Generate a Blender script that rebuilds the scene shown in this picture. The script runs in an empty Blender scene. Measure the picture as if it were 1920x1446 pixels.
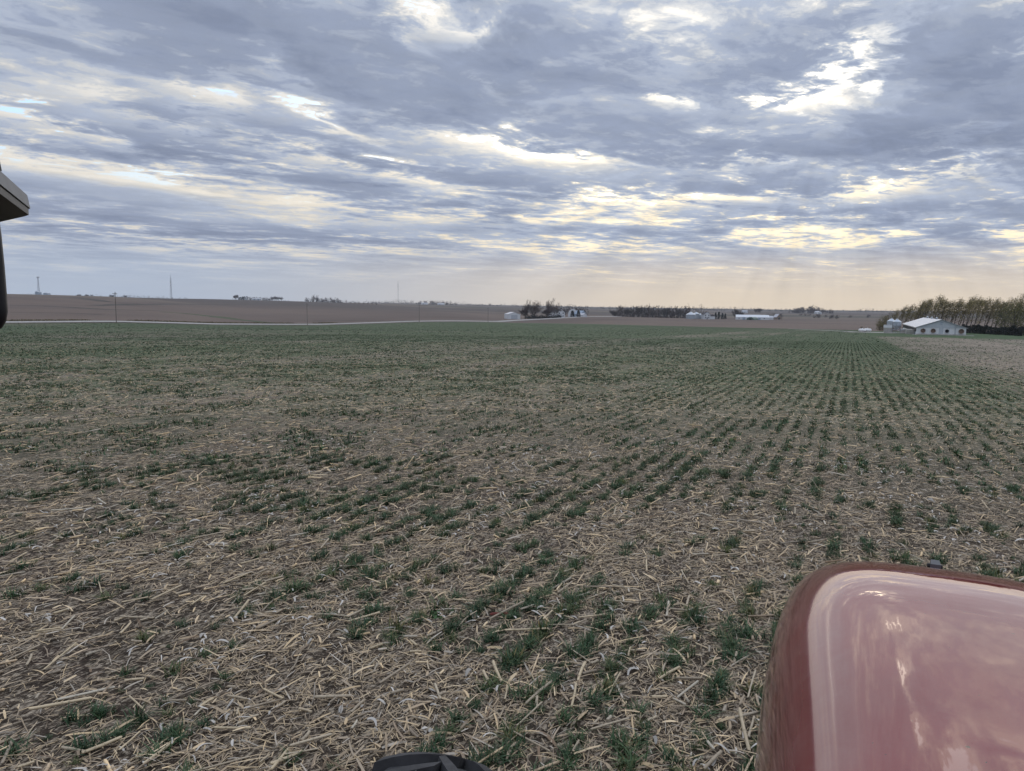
import bpy, math, random
import numpy as np
from mathutils import Matrix, Vector, Euler

# World frame: +Y runs along the crop rows, +X to the right of them, Z up.
# The tractor faces +Y at the origin; the camera is in its cab, turned left.
scene = bpy.context.scene
R = math.radians

# ------------------------------------------------------------------ camera
F = 1386.0                       # focal length in photograph pixels (1920 wide)
CAM_H = 2.75
YAW, PITCH, ROLL = R(24.4), R(6.15), R(0.6)
cam_data = bpy.data.cameras.new('camera')
cam = bpy.data.objects.new('camera', cam_data)
scene.collection.objects.link(cam)
cam_data.sensor_width = 36.0
cam_data.lens = F / 1920 * 36.0
cam_data.clip_start = 0.05
cam_data.clip_end = 20000
CAM_M = (Matrix.Translation((0, 0, CAM_H)) @ Matrix.Rotation(YAW, 4, 'Z') @
         Matrix.Rotation(R(90) - PITCH, 4, 'X') @ Matrix.Rotation(ROLL, 4, 'Z'))
cam.matrix_world = CAM_M
scene.camera = cam
CAM_R = np.array(CAM_M.to_3x3())


def ray(px, py):
    d = CAM_R @ np.array([(px - 960) / F, (723 - py) / F, -1.0])
    return d / np.linalg.norm(d)


def az_el(px, py):
    d = ray(px, py)
    return math.degrees(math.atan2(d[0], d[1])), math.degrees(math.asin(d[2]))


# ------------------------------------------------------------------ world
SUN_EL, SUN_AZ = R(17.5), R(-1.5)          # azimuth clockwise from +Y
world = bpy.data.worlds.new('World')
scene.world = world
world.use_nodes = True
wt = world.node_tree
wt.nodes.clear()


class NB:
    """small helper that strings shader nodes together"""
    def __init__(self, tree):
        self.t = tree

    def node(self, kind, **kw):
        n = self.t.nodes.new(kind)
        for k, v in kw.items():
            setattr(n, k, v)
        return n

    def put(self, sock, v):
        if hasattr(v, 'is_linked'):
            self.t.links.new(v, sock)
        else:
            sock.default_value = v

    def m(self, op, a, b=None, c=None, clamp=False):
        n = self.node('ShaderNodeMath', operation=op, use_clamp=clamp)
        self.put(n.inputs[0], a)
        if b is not None:
            self.put(n.inputs[1], b)
        if c is not None:
            self.put(n.inputs[2], c)
        return n.outputs[0]

    def xyz(self, x, y, z):
        n = self.node('ShaderNodeCombineXYZ')
        for i, v in enumerate((x, y, z)):
            self.put(n.inputs[i], v)
        return n.outputs[0]

    def sep(self, v):
        n = self.node('ShaderNodeSeparateXYZ')
        self.put(n.inputs[0], v)
        return n.outputs

    def noise(self, vec, scale=1.0, detail=2.0, rough=0.5, dist=0.0, lac=2.0, color=False, dim='3D'):
        n = self.node('ShaderNodeTexNoise', noise_dimensions=dim)
        if vec is not None:
            self.put(n.inputs['Vector'], vec)
        for k, v in (('Scale', scale), ('Detail', detail), ('Roughness', rough), ('Distortion', dist), ('Lacunarity', lac)):
            self.put(n.inputs[k], v)
        return n.outputs['Color' if color else 'Fac']

    def smooth(self, x, a, b, lo=0.0, hi=1.0):
        n = self.node('ShaderNodeMapRange', interpolation_type='SMOOTHSTEP')
        self.put(n.inputs[0], x)
        for i, v in enumerate((a, b, lo, hi)):
            self.put(n.inputs[i + 1], v)
        return n.outputs[0]

    def lin(self, x, a, b, lo=0.0, hi=1.0):
        n = self.node('ShaderNodeMapRange')
        self.put(n.inputs[0], x)
        for i, v in enumerate((a, b, lo, hi)):
            self.put(n.inputs[i + 1], v)
        return n.outputs[0]

    def ramp(self, x, stops, interp='LINEAR'):
        n = self.node('ShaderNodeValToRGB')
        self.put(n.inputs[0], x)
        cr = n.color_ramp
        cr.interpolation = interp
        while len(cr.elements) < len(stops):
            cr.elements.new(0.5)
        for e, (p, c) in zip(cr.elements, stops):
            e.position = p
            e.color = (*c, 1.0) if len(c) == 3 else c
        return n.outputs[0]

    def mix(self, f, a, b, blend='MIX'):
        n = self.node('ShaderNodeMix', data_type='RGBA', blend_type=blend)
        self.put(n.inputs[0], f)
        for s, v in ((n.inputs[6], a), (n.inputs[7], b)):
            if hasattr(v, 'is_linked'):
                self.t.links.new(v, s)
            else:
                s.default_value = (*v, 1.0)
        return n.outputs[2]

    def scale(self, col, f):
        n = self.node('ShaderNodeVectorMath', operation='SCALE')
        self.put(n.inputs[0], col)
        self.put(n.inputs['Scale'], f)
        return n.outputs[0]

    def vadd(self, a, b, op='ADD'):
        n = self.node('ShaderNodeVectorMath', operation=op)
        self.put(n.inputs[0], a)
        self.put(n.inputs[1], b)
        return n.outputs[0]


def build_sky():
    b = NB(wt)
    tc = b.node('ShaderNodeTexCoord')
    d = tc.outputs['Generated']
    dx, dy, dz = b.sep(d)
    up = b.m('MAXIMUM', dz, 0.0)
    el = b.m('MULTIPLY', b.m('ARCSINE', b.m('MINIMUM', b.m('MAXIMUM', dz, -1.0), 1.0)), 57.29578)
    az = b.m('MULTIPLY', b.m('ARCTAN2', dx, dy), 57.29578)
    zc = b.m('ADD', up, 0.035)
    X = b.m('DIVIDE', dx, zc)
    Y = b.m('DIVIDE', dy, zc)
    wa = R(24)
    along = b.m('ADD', b.m('MULTIPLY', X, math.sin(wa)), b.m('MULTIPLY', Y, math.cos(wa)))
    cross = b.m('SUBTRACT', b.m('MULTIPLY', X, math.cos(wa)), b.m('MULTIPLY', Y, math.sin(wa)))
    P = b.xyz(cross, b.m('MULTIPLY', along, 0.64), 0.0)
    P2 = b.xyz(cross, b.m('MULTIPLY', along, 0.85), 0.0)
    big = b.noise(b.vadd(P, (4.3, 1.7, 0.0)), 0.75, 1.0, 0.5, 0.0, dim='2D')
    mid = b.noise(b.vadd(P, (7.1, 3.3, 0.0)), 2.3, 6.0, 0.60, 0.25, dim='2D')
    fine = b.noise(P2, 6.5, 6.0, 0.66, 0.25, dim='2D')
    # wobble the angles so that the placed thin and thick spots get ragged outlines
    azw = b.m('MULTIPLY_ADD', b.m('SUBTRACT', mid, fine), 8.0, az)
    elw = b.m('MULTIPLY_ADD', b.m('ADD', b.m('SUBTRACT', mid, 1.0), fine), 3.2, el)
    T = b.m('ADD', b.m('MULTIPLY', b.m('SUBTRACT', big, 0.5), 0.85), b.m('MULTIPLY', b.m('SUBTRACT', mid, 0.5), 1.15))
    T = b.m('ADD', T, b.m('MULTIPLY', b.m('SUBTRACT', fine, 0.5), 0.88))
    T = b.m('ADD', T, 0.49)
    # thin (negative) and thick (positive) parts of the deck: photo x, y, half sizes, tilt, amount
    spots = [
        (820, 42, 60, 30, 8, -0.42), (905, 62, 34, 14, 0, -0.26), (780, 78, 40, 10, 20, -0.2),
        (1630, 92, 24, 54, 33, -0.38), (1575, 150, 30, 24, 0, -0.24), (1490, 190, 42, 16, 0, -0.52), (1245, 115, 44, 16, 25, -0.10),
        (1270, 195, 34, 10, 10, -0.3), (1735, 215, 30, 10, 15, -0.08), (1795, 250, 18, 14, 0, -0.2), (1815, 305, 26, 18, 0, -0.34),
        (1720, 340, 34, 10, 0, -0.24), (1435, 300, 40, 9, 0, -0.34), (1560, 235, 30, 14, 0, -0.16), (1370, 322, 22, 8, 0, -0.24), (1885, 155, 26, 8, 0, -0.14),
        (1820, 135, 40, 40, 0, 0.14),
        (1330, 378, 200, 15, 2, -0.18), (1640, 425, 300, 16, 3, -0.13), (1160, 405, 90, 18, 5, -0.10), (1400, 465, 400, 18, 2, -0.17),
        (950, 275, 150, 11, 13, -0.24), (1050, 300, 80, 11, 6, -0.22), (590, 215, 120, 9, 17, -0.40), (545, 130, 60, 18, 22, -0.34),
        (370, 185, 60, 7, 14, -0.2), (375, 228, 26, 8, 0, -0.22), (110, 235, 120, 9, 10, -0.22), (180, 320, 230, 24, 4, -0.24),
        (60, 300, 50, 16, 0, -0.12), (330, 345, 60, 16, 10, -0.2), (540, 300, 50, 24, 0, -0.2), (730, 340, 90, 14, 6, -0.24),
        (690, 400, 130, 16, 8, -0.2), (850, 400, 80, 18, 8, -0.2), (940, 165, 40, 14, 20, -0.22), (960, 420, 70, 18, 0, -0.2), (430, 465, 330, 14, 2, -0.16),
        (270, 60, 330, 70, 6, 0.12), (690, 285, 210, 20, 9, 0.32), (300, 262, 260, 14, 9, 0.26), (1400, 90, 130, 60, 0, 0.18),
        (1060, 60, 110, 40, 10, 0.16), (1000, 215, 200, 34, 8, 0.16), (1330, 250, 160, 34, 0, 0.20), (1560, 290, 160, 30, 0, 0.14),
        (1850, 420, 130, 14, 0, 0.22), (1120, 345, 130, 14, 4, 0.12), (1500, 350, 160, 9, 4, 0.16), (1780, 70, 90, 50, 0, 0.30), (1690, 260, 60, 30, 0, 0.18), (1880, 230, 50, 30, 0, 0.16),
        (250, 400, 320, 22, 5, 0.14), (560, 440, 240, 14, 4, 0.10), (1640, 388, 160, 10, 3, 0.16),
    ]
    spots2 = [(5.0, 31.0, 1.6, 4.6, -22, -0.55), (12.0, 27.0, 2.6, 1.2, 0, -0.42), (17.0, 24.0, 3.0, 1.0, 0, -0.40), (-1.0, 26.0, 1.0, 2.4, 20, -0.40), (14.0, 36.0, 1.6, 3.4, 0, -0.40)]
    k = 0.0415
    lst = []
    for x, y, sx, sy, ang, amp in spots:
        a0, e0 = az_el(x, y)
        lst.append((a0, e0, sx * k, sy * k, ang, amp))
    axes = {}
    for a0, e0, sx, sy, ang, amp in lst + spots2:
        ang = min((-22, 0, 9, 20, 33), key=lambda t: abs(t - ang))
        c, s = math.cos(R(-ang)), math.sin(R(-ang))
        if ang not in axes:
            axes[ang] = (azw, elw) if ang == 0 else (
                b.m('MULTIPLY_ADD', azw, c, b.m('MULTIPLY', elw, s)), b.m('MULTIPLY_ADD', azw, -s, b.m('MULTIPLY', elw, c)))
        A, E = axes[ang]
        p = b.m('MULTIPLY_ADD', A, 1 / sx, -(a0 * c + e0 * s) / sx)
        q = b.m('MULTIPLY_ADD', E, 1 / sy, -(-a0 * s + e0 * c) / sy)
        r2 = b.m('MULTIPLY_ADD', p, p, b.m('MULTIPLY', q, q))
        T = b.m('MULTIPLY_ADD', b.m('POWER', 0.55, r2), amp, T)
    T = b.m('MAXIMUM', T, 0.0)
    # angle to the hidden sun
    sv = (math.sin(SUN_AZ) * math.cos(SUN_EL), math.cos(SUN_AZ) * math.cos(SUN_EL), math.sin(SUN_EL))
    dot = b.node('ShaderNodeVectorMath', operation='DOT_PRODUCT')
    b.put(dot.inputs[0], d)
    dot.inputs[1].default_value = sv
    sa = b.m('MULTIPLY', b.m('ARCCOSINE', b.m('MINIMUM', dot.outputs['Value'], 1.0)), 57.29578)
    near = b.smooth(sa, 46.0, 4.0)
    # horizontal closeness to the sun's azimuth
    daz = b.m('ABSOLUTE', b.m('SUBTRACT', az, math.degrees(SUN_AZ)))
    warm = b.smooth(daz, 52.0, 6.0)
    # clear sky behind the deck
    sky = b.node('ShaderNodeTexSky')
    sky.sky_type = 'NISHITA'
    sky.sun_disc = False
    sky.sun_elevation = SUN_EL
    sky.sun_rotation = SUN_AZ
    sky.dust_density = 1.5
    blue = b.vadd(b.scale(sky.outputs[0], 0.075), (0.10, 0.16, 0.24))
    deck = b.ramp(T, [(0.0, (0.53, 0.55, 0.58)), (0.13, (0.54, 0.54, 0.54)), (0.29, (0.39, 0.41, 0.445)),
                      (0.44, (0.282, 0.318, 0.392)), (0.64, (0.200, 0.233, 0.310)), (1.0, (0.150, 0.178, 0.248))], 'EASE')
    thin = b.smooth(T, 0.40, 0.12)
    deck = b.scale(deck, b.m('MULTIPLY_ADD', fine, 0.52, 0.74))          # lit and shaded sides of the small lumps
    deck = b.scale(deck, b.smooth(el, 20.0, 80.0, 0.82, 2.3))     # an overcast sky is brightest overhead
    deck = b.scale(deck, b.m('ADD', 0.93, b.m('MULTIPLY', near, b.m('ADD', 0.05, b.m('MULTIPLY', thin, 0.42)))))
    lowwarm = b.m('MULTIPLY', thin, b.m('ADD', 0.30, b.m('MULTIPLY', b.smooth(el, 16.0, 3.0), 0.70)))
    deck = b.mix(b.m('MULTIPLY', lowwarm, b.m('ADD', 0.45, b.m('MULTIPLY', warm, 0.55))), deck, b.mix(1.0, deck, (1.14, 0.95, 0.64), 'MULTIPLY'))
    hole = b.m('MULTIPLY', b.smooth(T, 0.11, 0.02), b.smooth(el, 5.0, 12.0))
    col = b.mix(hole, deck, blue)
    # hazy air low down: blue grey, warmer towards the sun
    hz = b.mix(warm, (0.258, 0.296, 0.358), (0.490, 0.402, 0.288))
    hf = b.smooth(el, 5.2, 0.6)
    col = b.mix(b.m('MULTIPLY', hf, 0.97), col, hz)
    # faint shafts of light under the gaps, fanning out from the sun
    ca = b.m('SUBTRACT', az, math.degrees(SUN_AZ))
    ce = b.m('SUBTRACT', math.degrees(SUN_EL), el)
    fan = b.m('ARCTAN2', ca, ce)
    sh = b.noise(b.xyz(b.m('MULTIPLY', fan, 9.0), 4.0, 0.0), 1.0, 2.0, 0.55, dim='2D')
    shm = b.m('MULTIPLY', b.m('MULTIPLY', b.smooth(ce, 3.0, 12.0), b.smooth(el, -0.5, 2.0)), b.smooth(daz, 45.0, 20.0))
    col = b.scale(col, b.m('ADD', 1.0, b.m('MULTIPLY', b.m('SUBTRACT', sh, 0.5), b.m('MULTIPLY', shm, 0.42))))
    # below the horizon: dull ground colour
    col = b.mix(b.smooth(dz, 0.0, -0.03), col, (0.10, 0.095, 0.085))
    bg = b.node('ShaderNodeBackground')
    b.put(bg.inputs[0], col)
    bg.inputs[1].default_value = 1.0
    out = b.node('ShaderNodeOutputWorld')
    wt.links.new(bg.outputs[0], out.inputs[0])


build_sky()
world.cycles.sampling_method = 'MANUAL'
world.cycles.sample_map_resolution = 512

sun_data = bpy.data.lights.new('sun', 'SUN')
sun = bpy.data.objects.new('sun', sun_data)
scene.collection.objects.link(sun)
sun_data.energy = 0.6
sun_data.angle = R(90)
sun_data.color = (1.0, 0.93, 0.82)
_sd = Vector((math.sin(SUN_AZ) * math.cos(SUN_EL), math.cos(SUN_AZ) * math.cos(SUN_EL), math.sin(SUN_EL)))
sun.rotation_euler = _sd.to_track_quat('Z', 'Y').to_euler()
sun.location = _sd * 60

scene.view_settings.view_transform = 'Standard'
scene.view_settings.look = 'None'
scene.view_settings.gamma = 1.0
scene.view_settings.exposure = 1.0
scene.view_settings.use_curve_mapping = False

cy = scene.cycles
cy.max_bounces = 5
cy.diffuse_bounces = 2
cy.glossy_bounces = 3
cy.transparent_max_bounces = 8
cy.volume_bounces = 0
cy.caustics_reflective = False
cy.caustics_refractive = False

rng = np.random.default_rng(7)
random.seed(7)


# ------------------------------------------------------------------ helpers
def link(o, parent=None):
    scene.collection.objects.link(o)
    if parent is not None:
        o.parent = parent
    return o


def tag(o, label=None, category=None, group=None, kind=None):
    for k, v in (('label', label), ('category', category), ('group', group), ('kind', kind)):
        if v:
            o[k] = v
    return o


def empty(name, loc=(0, 0, 0), rz=0.0, label=None, category=None, group=None):
    o = bpy.data.objects.new(name, None)
    o.empty_display_size = 0.3
    o.location = loc
    o.rotation_euler = (0, 0, rz)
    link(o)
    return tag(o, label, category, group)


def np_mesh(name, verts, faces, mat=None, smooth=False, colors=None, mats=None, fattr=None):
    """faces: (n,k) array, or a list of such arrays"""
    me = bpy.data.meshes.new(name)
    verts = np.asarray(verts, dtype=np.float32).reshape(-1, 3)
    if not isinstance(faces, list):
        faces = [faces]
    faces = [np.asarray(f, dtype=np.int32) for f in faces if len(f)]
    loops = np.concatenate([f.ravel() for f in faces])
    sizes = np.concatenate([np.full(len(f), f.shape[1], np.int32) for f in faces])
    starts = np.concatenate([[0], np.cumsum(sizes)[:-1]]).astype(np.int32)
    me.vertices.add(len(verts))
    me.vertices.foreach_set('co', verts.ravel())
    me.loops.add(len(loops))
    me.loops.foreach_set('vertex_index', loops)
    me.polygons.add(len(sizes))
    me.polygons.foreach_set('loop_start', starts)
    me.polygons.foreach_set('loop_total', sizes)
    if colors is not None:
        ca = me.color_attributes.new('tint', 'FLOAT_COLOR', 'POINT')
        c4 = np.ones((len(verts), 4), np.float32)
        c4[:, :3] = colors
        ca.data.foreach_set('color', c4.ravel())
    if fattr:
        for k, v in fattr.items():
            at_ = me.attributes.new(k, 'FLOAT', 'POINT')
            at_.data.foreach_set('value', np.asarray(v, np.float32))
    me.update(calc_edges=True)
    if smooth:
        me.polygons.foreach_set('use_smooth', np.ones(len(sizes), bool))
    if mat is not None:
        me.materials.append(mat)
    return me


def obj(name, me, parent=None, loc=(0, 0, 0), rz=0.0):
    o = bpy.data.objects.new(name, me)
    o.location = loc
    o.rotation_euler = (0, 0, rz)
    return link(o, parent)


class MB:
    """collects boxes, tubes, prisms into one mesh"""
    def __init__(self):
        self.v, self.f = [], []

    def poly(self, pts, faces):
        o = len(self.v)
        self.v += [tuple(map(float, p)) for p in pts]
        self.f += [tuple(o + i for i in f) for f in faces]
        return self

    def box(self, x0, x1, y0, y1, z0, z1):
        return self.poly([(x0, y0, z0), (x1, y0, z0), (x1, y1, z0), (x0, y1, z0), (x0, y0, z1), (x1, y0, z1), (x1, y1, z1), (x0, y1, z1)],
                         [(0, 3, 2, 1), (4, 5, 6, 7), (0, 1, 5, 4), (1, 2, 6, 5), (2, 3, 7, 6), (3, 0, 4, 7)])

    def prism(self, outline, y0, y1):
        """outline: (x, z) points counter-clockwise seen from -Y"""
        n = len(outline)
        pts = [(x, y0, z) for x, z in outline] + [(x, y1, z) for x, z in outline]
        fs = [tuple(range(n)), tuple(range(2 * n - 1, n - 1, -1))]
        fs += [((i + 1) % n, i, n + i, n + (i + 1) % n) for i in range(n)]
        return self.poly(pts, fs)

    def tube(self, path, radii, n=6, caps=True):
        path = [Vector(p) for p in path]
        if not hasattr(radii, '__len__'):
            radii = [radii] * len(path)
        o = len(self.v)
        for i, p in enumerate(path):
            t = (path[min(i + 1, len(path) - 1)] - path[max(i - 1, 0)])
            t = t.normalized() if t.length > 1e-9 else Vector((0, 0, 1))
            a = t.cross(Vector((0, 0, 1)) if abs(t.z) < 0.9 else Vector((1, 0, 0))).normalized()
            c = t.cross(a)
            for k in range(n):
                w = 2 * math.pi * k / n
                self.v.append(tuple(p + (a * math.cos(w) + c * math.sin(w)) * radii[i]))
        for i in range(len(path) - 1):
            for k in range(n):
                k2 = (k + 1) % n
                self.f.append((o + i * n + k, o + i * n + k2, o + (i + 1) * n + k2, o + (i + 1) * n + k))
        if caps:
            self.f.append(tuple(o + k for k in range(n - 1, -1, -1)))
            self.f.append(tuple(o + (len(path) - 1) * n + k for k in range(n)))
        return self

    def lathe(self, prof, n=16, c=(0, 0)):
        """prof: (r, z) from bottom to top round a vertical axis"""
        o = len(self.v)
        for r, z in prof:
            for k in range(n):
                w = 2 * math.pi * k / n
                self.v.append((c[0] + r * math.cos(w), c[1] + r * math.sin(w), z))
        for i in range(len(prof) - 1):
            for k in range(n):
                k2 = (k + 1) % n
                self.f.append((o + i * n + k, o + i * n + k2, o + (i + 1) * n + k2, o + (i + 1) * n + k))
        return self

    def mesh(self, name, mat=None, smooth=False):
        me = bpy.data.meshes.new(name)
        me.from_pydata(self.v, [], self.f)
        me.update()
        if smooth:
            me.polygons.foreach_set('use_smooth', [True] * len(me.polygons))
        if mat is not None:
            me.materials.append(mat)
        return me

    def build(self, name, mat, parent=None, loc=(0, 0, 0), rz=0.0, smooth=False):
        return obj(name, self.mesh(name, mat, smooth), parent, loc, rz)


def copy_tree(root, loc, rz=0.0, scale=None):
    r = root.copy()
    link(r)
    r.location = loc
    r.rotation_euler = (0, 0, rz)
    if scale is not None:
        r.scale = scale if hasattr(scale, '__len__') else (scale,) * 3
    for ch in list(root.children):
        c = ch.copy()
        link(c)
        c.parent = r
        for g in list(ch.children):
            d = g.copy()
            link(d)
            d.parent = c
    return r


# lattice value noise in numpy
_tab = rng.random((256, 256)).astype(np.float32)


def vnoise(x, y, seed=0):
    x = np.asarray(x, float) + seed * 17.31
    y = np.asarray(y, float) + seed * 5.77
    xi, yi = np.floor(x).astype(int), np.floor(y).astype(int)
    fx, fy = x - xi, y - yi
    fx, fy = fx * fx * (3 - 2 * fx), fy * fy * (3 - 2 * fy)
    g = lambda i, j: _tab[i & 255, j & 255]
    return ((g(xi, yi) * (1 - fx) + g(xi + 1, yi) * fx) * (1 - fy) + (g(xi, yi + 1) * (1 - fx) + g(xi + 1, yi + 1) * fx) * fy)


def fbm(x, y, oct=4, seed=0):
    s, a, t = 0, 1.0, 0
    for i in range(oct):
        s = s + a * vnoise(np.asarray(x) * 2 ** i, np.asarray(y) * 2 ** i, seed + i)
        t += a
        a *= 0.5
    return s / t


def sstep(x, a, b):
    t = np.clip((np.asarray(x, float) - a) / (b - a), 0, 1)
    return t * t * (3 - 2 * t)


# ------------------------------------------------------------------ terrain
# the lie of the land: (photo column, metres ahead, photo row) measured along the view
CP, SP = math.cos(PITCH), math.sin(PITCH)
fwd = np.array([-math.sin(YAW), math.cos(YAW)])
rgt = np.array([math.cos(YAW), math.sin(YAW)])


def xy_at(px, depth):
    """ground position at a horizontal distance ahead, on the bearing of a photo column near the skyline"""
    xc = (px - 960) / F * depth * CP
    return xc * rgt + depth * fwd


LAND = {
    -300: [(200, 606), (400, 578), (600, 556), (800, 541), (1300, 545), (3500, 553)],
    20: [(233, 606), (400, 586), (550, 570), (700, 553), (1200, 555), (3500, 560)],
    216: [(255, 605.5), (450, 586), (620, 572), (800, 558), (1300, 559), (3500, 563)],
    400: [(308, 609), (380, 603), (500, 594), (700, 581), (950, 566.5), (1300, 561), (2000, 563), (3500, 565)],
    600: [(360, 610), (500, 601), (700, 588), (950, 574), (1250, 566.5), (2000, 568), (3500, 567)],
    780: [(441, 604), (600, 594), (850, 583), (1200, 577), (2000, 571), (3500, 569)],
    950: [(541, 605), (600, 600), (750, 594), (1000, 586), (1500, 580), (3500, 573.5)],
    1100: [(490, 608), (600, 601.5), (740, 594.5), (1000, 590), (1600, 583), (3500, 577)],
    1300: [(470, 612.5), (650, 604), (800, 598), (1000, 595), (1700, 586), (3500, 579.5)],
    1500: [(450, 617), (650, 606), (850, 599), (1200, 592), (1800, 587), (3500, 582)],
    1640: [(440, 619.5), (650, 607), (900, 600), (1400, 592.5), (2000, 588), (3500, 583.5)],
    1750: [(228, 626.5), (300, 621), (420, 616), (600, 608), (1200, 594), (3500, 584.5)],
    1900: [(200, 634), (300, 622), (420, 613), (700, 602), (1500, 592), (3500, 585.5)],
    2200: [(180, 641), (350, 622), (700, 606), (1500, 596), (3500, 588.5)],
}


def plane_h(x, y):
    return -0.0195 * np.clip(y, -150, 500) + 0.005 * np.clip(x, -260, 150)


_cp, _cz = [], []
for px_, rows_ in LAND.items():
    for dep_, py_ in rows_:
        p_ = xy_at(px_, dep_)
        d_ = ray(px_, py_)
        _cp.append(p_)
        _cz.append(CAM_H + d_[2] / math.hypot(d_[0], d_[1]) * np.hypot(*p_))
_cp, _cz = np.array(_cp), np.array(_cz)


def _feat(p):
    r = np.hypot(p[:, 0], p[:, 1])
    az = np.degrees(np.arctan2(p @ rgt, np.maximum(p @ fwd, 1e-6) if False else p @ fwd))
    return np.stack([np.clip(az, -52, 52) / 9.0, np.log(np.maximum(r, 60)) * 2.2], 1)


_cf = _feat(_cp)
_res = (_cz - plane_h(_cp[:, 0], _cp[:, 1])) / np.hypot(_cp[:, 0], _cp[:, 1])
_K = np.linalg.norm(_cf[:, None] - _cf[None], axis=2)
_w = np.linalg.solve(_K + 0.02 * np.eye(len(_K)), _res)


def H(x, y):
    x = np.atleast_1d(np.asarray(x, float))
    y = np.atleast_1d(np.asarray(y, float))
    p = np.stack([x.ravel(), y.ravel()], 1)
    base = plane_h(p[:, 0], p[:, 1])
    r = np.hypot(p[:, 0], p[:, 1])
    az = np.abs(np.degrees(np.arctan2(p @ rgt, p @ fwd)))
    w = sstep(r, 150, 250) * (1 - sstep(az, 60, 110))
    out = base.copy()
    idx = np.where(w > 0)[0]
    for s in range(0, len(idx), 20000):
        i = idx[s:s + 20000]
        f = _feat(p[i])
        out[i] += w[i] * r[i] * (np.linalg.norm(f[:, None] - _cf[None], axis=2) @ _w)
    return out.reshape(x.shape)


def h1(x, y):
    return float(H(x, y)[0])


def hit(px, py, lo=60.0, hi=3400.0):
    """where the line of sight through a photo point first meets the land"""
    d = ray(px, py)
    t = np.geomspace(lo, hi, 700)
    k = math.hypot(d[0], d[1])
    X, Y, Z = d[0] / k * t, d[1] / k * t, CAM_H + d[2] / k * t
    below = np.where(Z < H(X, Y))[0]
    i = below[0] if len(below) else len(t) - 1
    return np.array([X[i], Y[i]])


def ground_at(px, depth):
    p = xy_at(px, depth)
    return (float(p[0]), float(p[1]), h1(*p))


# ------------------------------------------------------------------ materials
def principled(name, color=(0.5, 0.5, 0.5), rough=0.8, metallic=0.0, spec=0.3):
    m = bpy.data.materials.new(name)
    m.use_nodes = True
    bs = m.node_tree.nodes['Principled BSDF']
    bs.inputs['Base Color'].default_value = (*color, 1)
    bs.inputs['Roughness'].default_value = rough
    bs.inputs['Metallic'].default_value = metallic
    bs.inputs['Specular IOR Level'].default_value = spec
    return m, NB(m.node_tree), bs


def worn(name, color, rough=0.7, metallic=0.0, var=0.25, scale=3.0, bump=0.0, spec=0.3, stretch=(1, 1, 1)):
    """a plain material with uneven colour and grain"""
    m, b, bs = principled(name, color, rough, metallic, spec)
    tc = b.node('ShaderNodeTexCoord').outputs['Object']
    v = b.vadd(tc, stretch, 'MULTIPLY')
    n = b.noise(v, scale, 5.0, 0.6)
    lo = tuple(c * (1 - var) for c in color)
    hi = tuple(min(1, c * (1 + var)) for c in color)
    b.put(bs.inputs['Base Color'], b.ramp(n, [(0.3, lo), (0.7, hi)]))
    if bump:
        bp = b.node('ShaderNodeBump')
        bp.inputs['Strength'].default_value = bump
        b.put(bp.inputs['Height'], n)
        b.put(bs.inputs['Normal'], bp.outputs[0])
    return m


def tinted(name, rough=0.85, spec=0.2, random_obj=None, transl=None):
    """colour from the mesh's own piece-by-piece tint"""
    m, b, bs = principled(name, (0.5, 0.5, 0.5), rough, 0.0, spec)
    at_ = b.node('ShaderNodeAttribute', attribute_name='tint')
    col = at_.outputs['Color']
    if random_obj:
        oi = b.node('ShaderNodeObjectInfo')
        col = b.mix(1.0, col, b.ramp(oi.outputs['Random'], random_obj), 'MULTIPLY')
    b.put(bs.inputs['Base Color'], col)
    return m


FIELD = dict(y0=-90.0, y1=485.0, x0=-231.0, x1=170.0)


def band(x):
    return fbm(np.asarray(x) / 2.3, np.asarray(x) * 0 + 3.3, 3, 21)


def density(x, y):
    """how thick the cereal rye stands, 0 to 1"""
    x = np.asarray(x, float)
    y = np.asarray(y, float)
    d = 0.57 + 0.62 * (band(x + 1.2 * (vnoise(x / 9, y / 40, 2) - 0.5)) - 0.38)
    d += 0.42 * (fbm(x / 2.6, y / 9.0, 3, 4) - 0.5) + 0.38 * (fbm(x / 14, y / 40, 3, 9) - 0.5)
    d += (0.00 + 0.20 * sstep(y, 90, 260)) * sstep(x, -36, -42)                                    # thick stand on the left
    d += 0.30 * sstep(x, -9, -6) * (1 - sstep(x, 3, 4)) * sstep(y, 9, 16)
    d += 0.50 * sstep(x, 2.9, 3.6) * (1 - sstep(x, 4.6, 6.2)) * sstep(y, 14, 24)
    d -= 0.36 * sstep(x, 5.0, 8.0) * sstep(y, 16, 30)                   # thin, tan ground to the right
    d -= 0.10 * sstep(x, -37, -34) * (1 - sstep(x, -28, -25))
    d += 0.35 * sstep(y, 330, 430) * (1 - sstep(x, -10, 4))
    d += 0.45 * sstep(y, 200, 212) * (1 - sstep(y, 470, 480)) * sstep(x, -10, -2) * 0.7
    d += 0.75 * (fbm(x / 3.4, y / 4.6, 2, 71) - 0.47) * (1 - sstep(np.hypot(x, y), 12, 26))
    return np.clip(d, 0.02, 0.98)


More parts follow.
